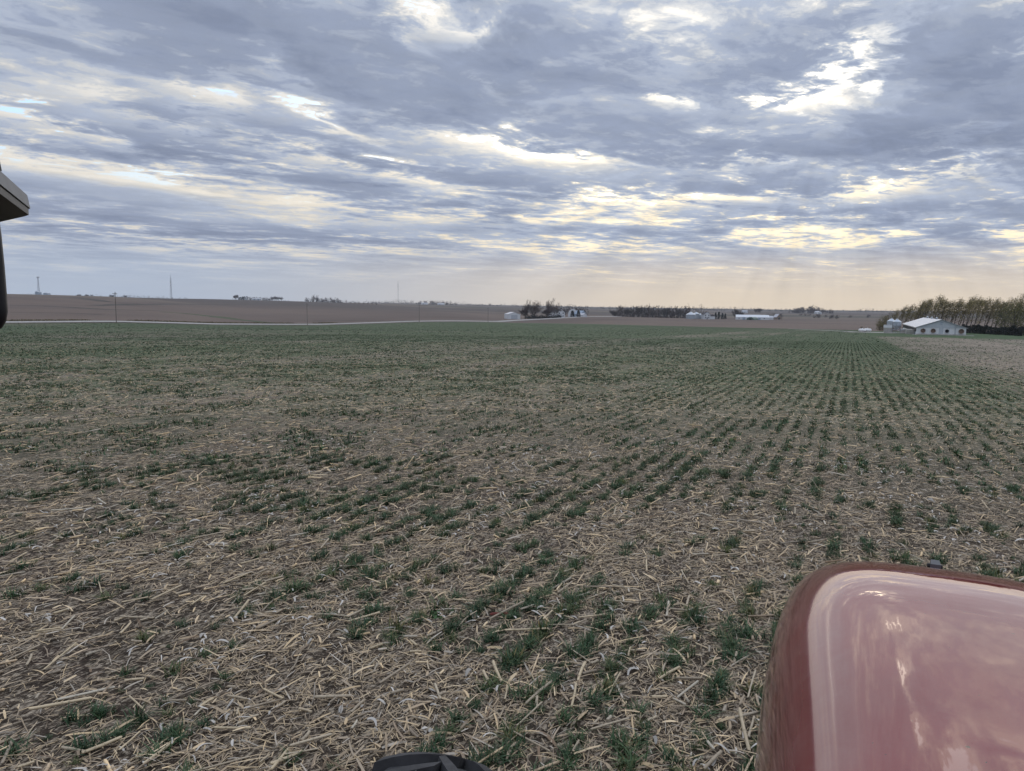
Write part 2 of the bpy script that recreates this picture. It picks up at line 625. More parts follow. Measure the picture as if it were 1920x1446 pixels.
def field_material():
    m, b, bs = principled('crop_ground', (0.2, 0.17, 0.13), 0.95, 0.0, 0.1)
    tc = b.node('ShaderNodeTexCoord').outputs['Object']
    dens = b.node('ShaderNodeAttribute', attribute_name='dens').outputs['Fac']
    farf = b.node('ShaderNodeAttribute', attribute_name='far').outputs['Fac']
    x, y, z = b.sep(tc)
    soil = b.ramp(b.noise(tc, 9.0, 6.0, 0.65), [(0.3, (0.024, 0.016, 0.013)), (0.55, (0.046, 0.032, 0.025)), (0.75, (0.092, 0.070, 0.056))])
    # flecks of chaff too small to build, lying mostly along the rows
    st = b.xyz(b.m('MULTIPLY', x, 1.0), b.m('MULTIPLY', y, 0.45), z)
    fl = b.noise(st, 42.0, 4.0, 0.7, 0.6)
    fl2 = b.noise(st, 11.0, 5.0, 0.7, 0.5)
    straw = b.ramp(b.noise(tc, 30.0, 3.0, 0.6), [(0.3, (0.23, 0.18, 0.135)), (0.5, (0.37, 0.305, 0.23)), (0.7, (0.52, 0.44, 0.335))])
    near_c = b.mix(b.smooth(b.m('ADD', b.m('MULTIPLY', fl, 0.6), b.m('MULTIPLY', fl2, 0.4)), 0.47, 0.62), soil, straw)
    # further off, single stalks and tufts blur into speckle
    s3 = b.xyz(x, b.m('MULTIPLY', y, 0.6), z)
    sp = b.noise(s3, 2.6, 6.0, 0.75, 0.3)
    sp2 = b.noise(s3, 0.5, 5.0, 0.7, 0.3)
    tan_c = b.ramp(b.m('ADD', b.m('MULTIPLY', sp, 0.7), b.m('MULTIPLY', fl2, 0.3)),
                   [(0.38, (0.075, 0.060, 0.047)), (0.5, (0.225, 0.187, 0.145)), (0.62, (0.43, 0.365, 0.285))])
    base = b.mix(farf, near_c, tan_c)
    row = b.m('SINE', b.m('MULTIPLY', x, 2 * math.pi / 0.381))
    g = b.m('ADD', b.m('MULTIPLY', dens, 1.0), b.m('MULTIPLY', b.m('SUBTRACT', sp, 0.5), 2.1))
    g = b.m('ADD', g, b.m('MULTIPLY', b.m('SUBTRACT', sp2, 0.5), 0.7))
    g = b.m('ADD', g, b.m('MULTIPLY', row, 0.10))
    gf = b.m('MULTIPLY', b.smooth(g, 0.28, 0.66), b.lin(farf, 0.0, 1.0, 0.06, 0.9))
    green = b.ramp(b.noise(tc, 5.0, 4.0, 0.6), [(0.3, (0.040, 0.068, 0.030)), (0.7, (0.074, 0.108, 0.050))])
    col = b.mix(gf, base, green)
    b.put(bs.inputs['Base Color'], col)
    bp = b.node('ShaderNodeBump')
    bp.inputs['Strength'].default_value = 0.7
    bp.inputs['Distance'].default_value = 0.03
    b.put(bp.inputs['Height'], b.m('ADD', b.m('MULTIPLY', fl, 0.5), b.noise(tc, 6.0, 5.0, 0.6)))
    b.put(bs.inputs['Normal'], bp.outputs[0])
    return m


def stubble_material():
    m, b, bs = principled('bare_field', (0.15, 0.12, 0.1), 0.95, 0.0, 0.1)
    tc = b.node('ShaderNodeTexCoord').outputs['Object']
    x, y, z = b.sep(tc)
    big = b.noise(tc, 0.0035, 4.0, 0.55, 0.8)
    col = b.ramp(big, [(0.30, (0.090, 0.069, 0.058)), (0.45, (0.120, 0.090, 0.074)), (0.56, (0.145, 0.108, 0.085)), (0.72, (0.096, 0.075, 0.066))])
    rows = b.noise(b.xyz(b.m('MULTIPLY', x, 0.35), b.m('MULTIPLY', y, 0.02), 0.0), 1.0, 5.0, 0.65)
    fleck = b.noise(tc, 0.35, 6.0, 0.7)
    col = b.scale(col, b.m('ADD', 0.55, b.m('ADD', b.m('MULTIPLY', rows, 0.45), b.m('MULTIPLY', fleck, 0.5))))
    # fields further off: a patchwork of slightly different earth and grass
    vor = b.node('ShaderNodeTexVoronoi', feature='F1')
    b.put(vor.inputs['Vector'], b.vadd(tc, (0.0016, 0.0042, 0.0), 'MULTIPLY'))
    vor.inputs['Scale'].default_value = 1.0
    patch = b.sep(vor.outputs['Color'])[0]
    pc = b.ramp(patch, [(0.0, (0.085, 0.069, 0.060)), (0.35, (0.130, 0.102, 0.080)), (0.62, (0.070, 0.066, 0.050)), (0.78, (0.15, 0.122, 0.094)), (1.0, (0.105, 0.082, 0.070))], 'CONSTANT')
    dist = b.node('ShaderNodeVectorMath', operation='LENGTH')
    b.put(dist.inputs[0], tc)
    col = b.mix(b.smooth(dist.outputs['Value'], 760.0, 1050.0), col, pc)
    b.put(bs.inputs['Base Color'], col)
    return m


M_FIELD = field_material()
M_STUBBLE = stubble_material()
M_LAWN = worn('lawn_grass', (0.055, 0.088, 0.04), 0.95, var=0.45, scale=0.6, spec=0.1)
M_GRAVEL = worn('road_gravel', (0.37, 0.35, 0.325), 0.95, var=0.18, scale=0.8, spec=0.1)
M_VERGE = worn('verge_grass', (0.085, 0.075, 0.045), 0.95, var=0.5, scale=0.5, spec=0.1)


def axis_lines(lo, hi, step0, grow, extra):
    a = [0.0]
    while a[-1] < hi:
        a.append(a[-1] + step0 + grow * a[-1])
    c = [0.0]
    while c[-1] > lo:
        c.append(c[-1] - step0 - grow * abs(c[-1]))
    v = sorted(a + c[1:])
    out = [t for t in v if all(abs(t - e) > 0.6 for e in extra)]
    return np.array(sorted(out + list(extra)))


LAWN = dict(x0=5.5, x1=170.0, y0=216.0, y1=330.0)
gx = axis_lines(-3900, 3900, 1.5, 0.045, [FIELD['x0'], FIELD['x1'], LAWN['x0']])
gy = axis_lines(-700, 4300, 1.5, 0.035, [FIELD['y0'], FIELD['y1'], LAWN['y0'], LAWN['y1']])
GX, GY = np.meshgrid(gx, gy)
GZ = H(GX, GY)
_n = len(gx)
_iy, _ix = np.meshgrid(np.arange(len(gy) - 1), np.arange(_n - 1), indexing='ij')
quads = np.stack([_iy * _n + _ix, _iy * _n + _ix + 1, (_iy + 1) * _n + _ix + 1, (_iy + 1) * _n + _ix], -1).reshape(-1, 4)
cxm = 0.5 * (gx[_ix] + gx[_ix + 1]).ravel()
cym = 0.5 * (gy[_iy] + gy[_iy + 1]).ravel()
in_lawn = (cxm > LAWN['x0']) & (cxm < LAWN['x1']) & (cym > LAWN['y0']) & (cym < LAWN['y1'])
in_field = (cxm > FIELD['x0']) & (cxm < FIELD['x1']) & (cym > FIELD['y0']) & (cym < FIELD['y1']) & ~in_lawn & ~((cxm > LAWN['x0']) & (cym > LAWN['y1']))
allv = np.stack([GX.ravel(), GY.ravel(), GZ.ravel()], 1)


def sheet(name, sel, mat, attr=False):
    q = quads[sel]
    used, inv = np.unique(q, return_inverse=True)
    v = allv[used]
    fa = None
    if attr:
        r = np.hypot(v[:, 0], v[:, 1])
        fa = {'dens': density(v[:, 0], v[:, 1]), 'far': sstep(r, 9, 40)}
    o = obj(name, np_mesh(name, v, inv.reshape(-1, 4), mat, True, fattr=fa))
    return tag(o, kind='structure')


sheet('crop_field', in_field, M_FIELD, True)
sheet('farmyard_lawn', in_lawn, M_LAWN)
sheet('ground', ~(in_field | in_lawn), M_STUBBLE)


def strip(name, pts, width, mat, lift=0.03, step=8.0, wvar=0.0, kind='structure'):
    """a ribbon laid over the land along a line of (x, y) points"""
    pts = np.array(pts, float)
    seg = np.hypot(*np.diff(pts, axis=0).T)
    s = np.concatenate([[0], np.cumsum(seg)])
    t = np.linspace(0, s[-1], max(2, int(s[-1] / step)))
    X, Y = np.interp(t, s, pts[:, 0]), np.interp(t, s, pts[:, 1])
    dx, dy = np.gradient(X), np.gradient(Y)
    L = np.hypot(dx, dy)
    nx, ny = -dy / L, dx / L
    w = width * 0.5 * (1 + wvar * (fbm(t / 25, t * 0, 3, 5) - 0.5) * 2)
    rows = []
    for k in (-1, -0.5, 0, 0.5, 1):
        x, y = X + nx * w * k, Y + ny * w * k
        rows.append(np.stack([x, y, H(x, y) + lift * (0.35 if abs(k) == 1 else 1.0)], 1))
    v = np.concatenate(rows)
    n = len(t)
    q = np.concatenate([np.stack([np.arange(n - 1) + r * n, np.arange(1, n) + r * n, np.arange(1, n) + (r + 1) * n, np.arange(n - 1) + (r + 1) * n], 1) for r in range(4)])
    o = obj(name, np_mesh(name, v, q[:, ::-1], mat, True))
    return tag(o, kind=kind)


ROAD_X = -240.0
strip('gravel_road', [(ROAD_X, -80), (ROAD_X, 1400)], 8.0, M_GRAVEL, 0.55, 4.0)
strip('road_verge', [(ROAD_X - 9, 40), (ROAD_X - 9, 330)], 9.0, M_VERGE, 0.5, 3.0, 0.5)

# ------------------------------------------------------------------ crop residue and rye
HALF_FOV = math.atan(960 / F)


def scatter(r0, r1, per_m2, seed, az_pad=R(5.5), power=0.0):
    """points on the field in the sector the tractor driver faces, r0..r1 metres out"""
    g = np.random.default_rng(seed)
    half = HALF_FOV + az_pad
    area = half * (r1 * r1 - r0 * r0)
    n = int(area * per_m2)
    r = np.sqrt(g.random(n) * (r1 * r1 - r0 * r0) + r0 * r0)
    if power:
        keep = g.random(n) < (r0 / r) ** power
        r = r[keep]
    a = (g.random(len(r)) * 2 - 1) * half
    d = np.cos(a)[:, None] * fwd + np.sin(a)[:, None] * rgt
    return d * r[:, None], r, g


def in_crop(p):
    return (p[:, 0] > FIELD['x0'] + 1) & (p[:, 0] < FIELD['x1'] - 1) & (p[:, 1] < FIELD['y1'] - 1) & ~((p[:, 0] > LAWN['x0']) & (p[:, 1] > LAWN['y0']))


STRAW = np.array([(0.55, 0.45, 0.30), (0.47, 0.39, 0.275), (0.40, 0.335, 0.25), (0.33, 0.285, 0.225), (0.27, 0.225, 0.175), (0.42, 0.40, 0.36), (0.19, 0.145, 0.105), (0.62, 0.53, 0.38)])
STRAW_P = np.array([0.16, 0.19, 0.18, 0.15, 0.12, 0.09, 0.06, 0.05])


def straw_tint(g, n, dull=1.0):
    c = STRAW[g.choice(len(STRAW), n, p=STRAW_P)] * np.array([1.06, 0.98, 0.885])
    return c * (0.8 + 0.4 * g.random((n, 1))) * dull


def lie_angles(g, n, spread=0.85):
    """most residue lies roughly along the rows (the +Y axis)"""
    a = math.pi / 2 + g.normal(0, spread, n) - 0.15
    rnd = g.random(n) < 0.25
    a[rnd] = g.random(rnd.sum()) * math.pi
    return a + math.pi * (g.random(n) < 0.5)


def ribbons(name, P, ang, length, width, lift, curl, tint, g, segs=2, mat=None):
    """flat strips of leaf, husk and chaff, each bent along its length"""
    n = len(P)
    z0 = H(P[:, 0], P[:, 1])
    dx, dy = np.cos(ang), np.sin(ang)
    pitch = g.normal(0, 0.13, n)
    tilt = g.normal(0, 0.35, n)
    bend = g.normal(0, 0.5, n) * curl
    V = np.zeros((n, segs + 1, 2, 3), np.float32)
    for i in range(segs + 1):
        t = i / segs - 0.5
        a2 = ang + bend * t
        along = length * t
        cx, cy_ = P[:, 0] + dx * along, P[:, 1] + dy * along
        cx += -dy * bend * along * t * 0.5
        cy_ += dx * bend * along * t * 0.5
        cz = z0 + lift + np.maximum(np.sin(pitch) * along, -lift * 0.9) + curl * length * (0.25 - t * t) * 0.35
        w = width * (0.5 if 0 < i < segs else 0.5 * (0.35 + 0.5 * g.random(n)))
        for k, s in enumerate((-1, 1)):
            V[:, i, k, 0] = cx - np.sin(a2) * w * s
            V[:, i, k, 1] = cy_ + np.cos(a2) * w * s
            V[:, i, k, 2] = cz + s * w * np.sin(tilt)
    base = (np.arange(n) * (segs + 1) * 2)[:, None]
    q = []
    for i in range(segs):
        q.append(base + np.array([[2 * i, 2 * i + 2, 2 * i + 3, 2 * i + 1]]))
    col = np.repeat(tint, (segs + 1) * 2, axis=0)
    o = obj(name, np_mesh(name, V.reshape(-1, 3), np.concatenate(q), mat, False, col))
    return tag(o, kind='stuff')


M_STRAW = tinted('dry_straw', 0.8, 0.25)
P, r, g = scatter(2.6, 9.0, 1050, 11)
P = P[g.random(len(P)) < np.clip(fbm(P[:, 0] / 0.7, P[:, 1] / 1.1, 3, 53) * 2.6 - 0.5, 0.18, 1)]
ribbons('chaff_litter', P, lie_angles(g, len(P), 1.1), g.gamma(2.2, 0.028, len(P)) + 0.02, 0.003 + 0.006 * g.random(len(P)), 0.002 + 0.022 * g.random(len(P)), 0.5, straw_tint(g, len(P), 0.92), g, 2, M_STRAW)
P, r, g = scatter(9.0, 22.0, 620, 12, power=1.0)
P = P[g.random(len(P)) < np.clip(fbm(P[:, 0] / 0.7, P[:, 1] / 1.1, 3, 53) * 2.6 - 0.5, 0.18, 1)]
ribbons('chaff_litter', P, lie_angles(g, len(P), 1.1), g.gamma(2.2, 0.036, len(P)) + 0.025, 0.005 + 0.007 * g.random(len(P)), 0.003 + 0.025 * g.random(len(P)), 0.5, straw_tint(g, len(P), 0.95), g, 1, M_STRAW)
P, r, g = scatter(22.0, 90.0, 105, 13, power=1.7)
P = P[in_crop(P)]
ribbons('chaff_litter', P, lie_angles(g, len(P), 1.1), g.gamma(2.2, 0.05, len(P)) + 0.05, 0.009 + 0.014 * g.random(len(P)), 0.005 + 0.05 * g.random(len(P)), 0.5, straw_tint(g, len(P), 1.1), g, 1, M_STRAW)
# husks and leaf blades
P, r, g = scatter(2.6, 16.0, 70, 14, power=0.6)
ribbons('husk_litter', P, lie_angles(g, len(P), 1.0), 0.05 + 0.20 * g.random(len(P)) ** 1.5, 0.006 + 0.014 * g.random(len(P)) ** 1.5, 0.006 + 0.03 * g.random(len(P)), 0.55, straw_tint(g, len(P), 0.95) * np.array([1.0, 0.99, 0.98]), g, 4, M_STRAW)

# long straws combed along the rows
P, r, g = scatter(2.6, 22.0, 70, 17, power=0.8)
P = P[fbm(P[:, 0] / 0.9, P[:, 1] / 2.2, 3, 51) > 0.40]
ribbons('straw_litter', P, lie_angles(g, len(P), 0.55), 0.07 + 0.25 * g.random(len(P)) ** 1.8, 0.005 + 0.010 * g.random(len(P)) ** 1.4, 0.012 + 0.03 * g.random(len(P)), 0.25, straw_tint(g, len(P), 1.15), g, 3, M_STRAW)

# curled, bleached husk shreds lying in drifts
P, r, g = scatter(2.6, 18.0, 60, 18, power=0.7)
P = P[fbm(P[:, 0] / 0.8, P[:, 1] / 0.8, 3, 57) > 0.54]
ribbons('husk_litter', P, g.random(len(P)) * 6.28, 0.03 + 0.10 * g.random(len(P)), 0.006 + 0.016 * g.random(len(P)), 0.01 + 0.03 * g.random(len(P)), 1.8, np.array([0.56, 0.52, 0.46]) * (0.6 + 0.5 * g.random((len(P), 1))), g, 4, M_STRAW)


def stalk_mesh(seed, n=6, detail=True):
    """one broken length of corn stalk, 1 m long along X, radius 1: scaled when placed"""
    g = np.random.default_rng(seed)
    if detail:
        xs = sorted([-0.5, -0.47, 0.47, 0.5] + [v for k in (g.random() * 0.3 - 0.28, g.random() * 0.3 + 0.02) for v in (k - 0.03, k, k + 0.03)])
    else:
        xs = [-0.5, 0.1 * g.normal(), 0.5]
    bend = g.normal(0, 1.2)
    v, c = [], []
    for x in xs:
        node = 0.0
        rad = 0.92 + 0.1 * g.random()
        if detail and not abs(x) > 0.46:
            near = min(abs(x - k) for k in xs[2:-2])
            rad = 1.16 if (xs.index(x) - 2) % 3 == 1 else 0.93
            node = 1.0 if rad > 1.1 else 0.0
        if abs(x) == 0.5 and detail:
            rad *= 0.72
        for k in range(n):
            w = 2 * math.pi * k / n
            v.append((x + (0.02 * g.normal() if abs(x) == 0.5 and detail else 0), math.cos(w) * rad + bend * (0.25 - x * x), math.sin(w) * rad * 0.86))
            t = 0.72 if node else 0.92 + 0.16 * g.random()
            c.append((t, t * 0.985, t * 0.96))
    f4 = [(i * n + k, i * n + (k + 1) % n, (i + 1) * n + (k + 1) % n, (i + 1) * n + k) for i in range(len(xs) - 1) for k in range(n)]
    caps = [tuple(range(n - 1, -1, -1)), tuple((len(xs) - 1) * n + k for k in range(n))]
    return np.array(v), np.array(f4), np.array(caps), np.array(c)


def merged(name, protos, P, z, ang, pitch, scale3, tint, mat, smooth=False, kind='stuff'):
    """many placed copies of a few small shapes, joined into one mesh"""
    g = np.random.default_rng(len(P))
    pick = g.integers(0, len(protos), len(P))
    VV, F4, FC, CC, off = [], [], [], [], 0
    for pi, pr in enumerate(protos):
        idx = np.where(pick == pi)[0]
        if not len(idx):
            continue
        v, f4, caps, c = pr
        s = scale3[idx][:, None, :] * v[None]
        cp_, sp_ = np.cos(pitch[idx])[:, None], np.sin(pitch[idx])[:, None]
        x = s[..., 0] * cp_ - s[..., 2] * sp_
        zz = s[..., 0] * sp_ + s[..., 2] * cp_
        ca, sa = np.cos(ang[idx])[:, None], np.sin(ang[idx])[:, None]
        X = x * ca - s[..., 1] * sa + P[idx, 0][:, None]
        Y = x * sa + s[..., 1] * ca + P[idx, 1][:, None]
        VV.append(np.stack([X, Y, zz + z[idx][:, None]], -1).reshape(-1, 3))
        o = off + (np.arange(len(idx)) * len(v))[:, None, None]
        F4.append((f4[None] + o).reshape(-1, f4.shape[1]))
        if caps is not None and len(caps):
            FC.append((caps[None] + o).reshape(-1, caps.shape[1]))
        CC.append((tint[idx][:, None, :] * c[None]).reshape(-1, 3))
        off += len(idx) * len(v)
    fs = [np.concatenate(F4)] + ([np.concatenate(FC)] if FC else [])
    o = obj(name, np_mesh(name, np.concatenate(VV), fs, mat, smooth, np.concatenate(CC)))
    return tag(o, kind=kind)


STALKS = [stalk_mesh(50 + i) for i in range(12)]
STALKS_LO = [stalk_mesh(80 + i, 4, False) for i in range(6)]


def stalk_field(r0, r1, dens_, seed, power):
    P, r, g = scatter(r0, r1, dens_, seed, power=power)
    keep = in_crop(P)
    P, r = P[keep], r[keep]
    n = len(P)
    clump = fbm(P[:, 0] / 1.3, P[:, 1] / 1.3, 2, 31)
    keep = g.random(n) < np.clip(clump * 1.6 - 0.2, 0.15, 1)
    P, r = P[keep], r[keep]
    n = len(P)
    L = 0.07 + 0.33 * g.random(n) ** 2.3
    rad = 0.0055 + 0.0075 * g.random(n)
    ang = lie_angles(g, n, 0.62)
    pitch = g.normal(0, 0.10, n)
    steep = g.random(n) < 0.04
    pitch[steep] += g.normal(0, 0.45, steep.sum())
    z = H(P[:, 0], P[:, 1]) + rad + 0.006 + 0.022 * g.random(n) + np.abs(np.sin(pitch)) * L * 0.36
    return P, r, z, ang, pitch, np.stack([L, rad, rad], 1), straw_tint(g, n, 1.2)


# nearest stalk pieces in view: objects of their own
Ps, rs, zs, as_, ps, ss, ts = stalk_field(2.6, 14.0, 32, 15, 0.5)


def view_px(P, z):
    q = np.stack([P[:, 0], P[:, 1], z - CAM_H], 1) @ CAM_R
    return 960 + F * q[:, 0] / -q[:, 2], 723 - F * q[:, 1] / -q[:, 2], -q[:, 2]


vx, vy, vd = view_px(Ps, zs)
seen = (vx > 10) & (vx < 1910) & (vy < 1440) & (vd > 0) & ~((vx > 1410) & (vy > 1050)) & ~((vx > 640) & (vx < 930) & (vy > 1400))
size = np.where(seen, ss[:, 0] * ss[:, 1] / vd ** 2, 0)
top = np.argsort(-size)[:300]
top = top[size[top] > 0]
rest = np.ones(len(Ps), bool)
rest[top] = False
merged('corn_stalk_litter', STALKS, Ps[rest], zs[rest], as_[rest], ps[rest], ss[rest], ts[rest], M_STRAW, True)
Pm = stalk_field(14.0, 55.0, 16, 16, 1.1)
merged('corn_stalk_litter', STALKS_LO, Pm[0], Pm[2], Pm[3], Pm[4], Pm[5] * np.array([0.85, 1.0, 1.0]), Pm[6], M_STRAW)
M_STALK = tinted('corn_stalk_rind', 0.72, 0.3, [(0.0, (0.48, 0.395, 0.265)), (0.2, (0.56, 0.46, 0.31)), (0.4, (0.36, 0.30, 0.22)), (0.6, (0.47, 0.40, 0.295)), (0.8, (0.24, 0.195, 0.145)), (1.0, (0.53, 0.48, 0.385))])
stalk_meshes = [np_mesh('corn_stalk', v, [f4, caps], M_STALK, True, c) for v, f4, caps, c in STALKS]
for k, i in enumerate(top):
    o = bpy.data.objects.new('corn_stalk', stalk_meshes[k % len(stalk_meshes)])
    o.location = (Ps[i, 0], Ps[i, 1], zs[i])
    o.rotation_euler = Euler((0, -ps[i], as_[i]), 'XYZ')
    o.scale = (ss[i, 0], ss[i, 1], ss[i, 2])
    link(o)
    tag(o, 'broken pale tan corn stalk piece lying among the residue near the tractor', 'corn stalk', 'corn stalk pieces lying in the foreground')


# ---- rye
def tuft_proto(seed, blades, hgt, spread, segs, wid):
    g = np.random.default_rng(seed)
    v, f, tri, c = [], [], [], []
    for i in range(blades):
        a = g.random() * 2 * math.pi
        h = hgt * (0.45 + 0.6 * g.random())
        lean = spread * (0.25 + 0.9 * g.random())
        rx, ry = g.normal(0, 0.022, 2) * (spread / 0.09)
        w = wid * (0.7 + 0.6 * g.random())
        px_, py_ = -math.sin(a), math.cos(a)
        o = len(v)
        t0 = 0.7 + 0.6 * g.random()
        tip = 1.3 if g.random() < 0.18 else 0.0
        for s in range(segs + 1):
            t = s / segs
            out = lean * t ** 1.8
            z = h * (t - 0.28 * t * t * (lean / 0.12))
            ww = w * (1 - 0.85 * t)
            x, y = rx + math.cos(a) * out, ry + math.sin(a) * out
            tipped = s == segs
            v += [(x, y, z)] if tipped else [(x - px_ * ww, y - py_ * ww, z), (x + px_ * ww, y + py_ * ww, z)]
            sh = t0 * (0.9 + 0.2 * t)
            c += [(sh * (0.92 + (0.2 + tip) * t), sh * (1 + 0.1 * tip * t), sh * (1 - 0.1 * t))] * (1 if tipped else 2)
        for s in range(segs - 1):
            f.append((o + 2 * s, o + 2 * s + 1, o + 2 * s + 3, o + 2 * s + 2))
        tri.append((o + 2 * segs - 2, o + 2 * segs - 1, o + 2 * segs))
    return np.array(v), (np.array(f) if f else np.zeros((0, 4), int)), np.array(tri), np.array(c)


TUFT_A = [tuft_proto(100 + i, 44, 0.135, 0.135, 3, 0.0054) for i in range(8)]
TUFT_B = [tuft_proto(120 + i, 8, 0.12, 0.14, 2, 0.0150) for i in range(6)]
TUFT_C = [tuft_proto(140 + i, 6, 0.125, 0.17, 1, 0.030) for i in range(6)]
TUFT_D = [tuft_proto(160 + i, 5, 0.15, 0.30, 1, 0.07) for i in range(5)]
GREEN = np.array([0.043, 0.081, 0.036])
M_RYE = tinted('rye_blades', 0.6, 0.25)
bs_ = M_RYE.node_tree.nodes['Principled BSDF']


def rye(r0, r1, step, seed, thin=0.0, clump=0.5):
    """tufts strung along the drill rows"""
    half = HALF_FOV + R(5.5)
    g = np.random.default_rng(seed)
    d1 = np.array([fwd * math.cos(a) + rgt * math.sin(a) for a in np.linspace(-half, half, 9)]) * r1
    x0, x1 = max(d1[:, 0].min(), FIELD['x0'] + 1), min(max(d1[:, 0].max(), 6), FIELD['x1'] - 1)
    y1 = min(d1[:, 1].max(), FIELD['y1'] - 1)
    y0 = 0.0 if r0 < 60 else 0.3 * r0
    rows = np.arange(math.floor(x0 / 0.381), math.ceil(x1 / 0.381)) * 0.381
    n = int((y1 - y0) / step)
    X = np.repeat(rows, n)
    Y = np.tile(np.linspace(y0, y1, n), len(rows)) + g.normal(0, step * 0.5, len(rows) * n)
    X = X + g.normal(0, 0.05, len(X)) + 0.05 * (vnoise(Y / 3, X * 2, 6) - 0.5)
    P = np.stack([X, Y], 1)
    r = np.hypot(X, Y)
    a = np.abs(np.arctan2(P @ rgt, P @ fwd))
    m = (r > r0) & (r < r1) & (a < half) & in_crop(P)
    P, r = P[m], r[m]
    D = density(P[:, 0], P[:, 1])
    cl = fbm(P[:, 0] / 0.75, P[:, 1] / 1.0, 3, 41)
    cl_ = clump * (1 - 0.55 * sstep(P[:, 0], -9, -6) * sstep(P[:, 1], 13, 20))
    prob = np.clip(D * (0.35 + 4.2 * cl_ * (cl - 0.42)) + 0.12 * (clump - cl_), 0, 1)
    if thin:
        prob = prob * (r0 / r) ** thin
    m = g.random(len(P)) < prob
    P, r, cl = P[m], r[m], cl[m]
    s = (0.32 + 0.85 * g.random(len(P))) * (0.7 + 0.9 * (cl - 0.3))
    tint = GREEN * (0.75 + 0.5 * g.random((len(P), 1))) * np.array([1, 1, 1]) + g.normal(0, 0.004, (len(P), 3)) * np.array([1.0, 0.6, 0.4])
    yel = g.random(len(P)) < 0.06
    tint[yel] = tint[yel] * np.array([1.8, 1.25, 0.9])
    return P, r, np.clip(s, 0.3, 1.35), np.clip(tint, 0.008, 1), g


def rye_stuff(data, protos, k=1.0):
    P, r, s, tint, g = data
    n = len(P)
    merged('rye_grass', protos, P, H(P[:, 0], P[:, 1]) - 0.004, g.random(n) * 6.28, g.normal(0, 0.08, n), np.stack([s, s, s], 1) * k, tint, M_RYE)
    return n


near_rye = rye(2.6, 15.0, 0.07, 61, clump=1.0)
P, r, s, tint, g = near_rye
zt = H(P[:, 0], P[:, 1])
vx, vy, vd = view_px(P, zt)
seen = (vx > 0) & (vx < 1920) & (vy < 1446) & ~((vx > 1420) & (vy > 1060))
size = np.where(seen, s / vd, 0)
top = np.argsort(-size)[:300]
rest = np.ones(len(P), bool)
rest[top] = False
rye_stuff((P[rest], r[rest], s[rest], tint[rest], g), TUFT_A)
M_TUFT = tinted('rye_tuft_blades', 0.6, 0.25, [(0.0, (0.028, 0.064, 0.031)), (0.4, (0.038, 0.080, 0.036)), (0.75, (0.052, 0.098, 0.043)), (1.0, (0.095, 0.118, 0.048))])
tuft_meshes = [np_mesh('rye_tuft', v, [f, tr], M_TUFT, False, c) for v, f, tr, c in TUFT_A]
for k, i in enumerate(top):
    o = bpy.data.objects.new('rye_tuft', tuft_meshes[k % len(tuft_meshes)])
    o.location = (P[i, 0], P[i, 1], zt[i] - 0.004)
    o.rotation_euler = (0, 0, (k * 2.399) % 6.28)
    o.scale = (s[i],) * 3
    link(o)
    tag(o, 'small dark green rye grass tuft growing through the foreground residue', 'grass tuft', 'rye tufts in the foreground')
n1 = rye_stuff(rye(15.0, 45.0, 0.055, 62, clump=0.9), TUFT_B, 0.98)
n2 = rye_stuff(rye(45.0, 130.0, 0.12, 63, thin=0.5, clump=0.6), TUFT_C, 1.0)
n3 = rye_stuff(rye(130.0, 480.0, 1.6, 64, thin=0.6, clump=0.5), TUFT_D, 1.3)

# ------------------------------------------------------------------ trees
def leaf_quads(centers, spread, count, size, tint, g, flat=0.0):
    """small leaf-sized faces scattered round the given points"""
    centers = np.asarray(centers, float)
    c = np.repeat(centers, count, axis=0)
    sp = np.repeat(np.broadcast_to(np.asarray(spread, float).reshape(-1, 1) if np.ndim(spread) else np.full((len(centers), 1), spread), (len(centers), 1)), count, axis=0)
    p = c + g.normal(0, 1, (len(c), 3)) * sp
    n = len(p)
    a = g.normal(0, 1, (n, 3))
    a /= np.linalg.norm(a, axis=1, keepdims=True)
    b_ = np.cross(a, g.normal(0, 1, (n, 3)))
    b_ /= np.linalg.norm(b_, axis=1, keepdims=True)
    s = size * (0.5 + g.random((n, 1)))
    v = np.stack([p - a * s, p - b_ * s * 0.55, p + a * s, p + b_ * s * 0.55], 1).reshape(-1, 3)
    f = np.arange(n * 4).reshape(-1, 4)
    cl = np.repeat(0.7 + 0.6 * g.random((len(centers), 1)), count, axis=0)
    t = np.asarray(tint) * cl * (0.7 + 0.6 * g.random((n, 1)))
    return v, f, np.repeat(t, 4, axis=0)


M_LEAF = tinted('tree_foliage', 0.8, 0.15, [(0.0, (0.8, 0.8, 0.8)), (1.0, (1.2, 1.2, 1.2))])
M_BARK = worn('tree_bark', (0.085, 0.07, 0.06), 0.95, var=0.35, scale=2.0, spec=0.1)
M_BARK_PALE = worn('pale_bark', (0.17, 0.15, 0.13), 0.95, var=0.3, scale=2.0, spec=0.1)


def limb_path(g, base, direction, length, curve, n=4):
    d = np.array(direction, float)
    d /= np.linalg.norm(d)
    pts = [np.array(base, float)]
    for i in range(n):
        d = d + np.array(curve) / n + g.normal(0, 0.09, 3)
        d /= np.linalg.norm(d)
        pts.append(pts[-1] + d * length / n)
    return pts


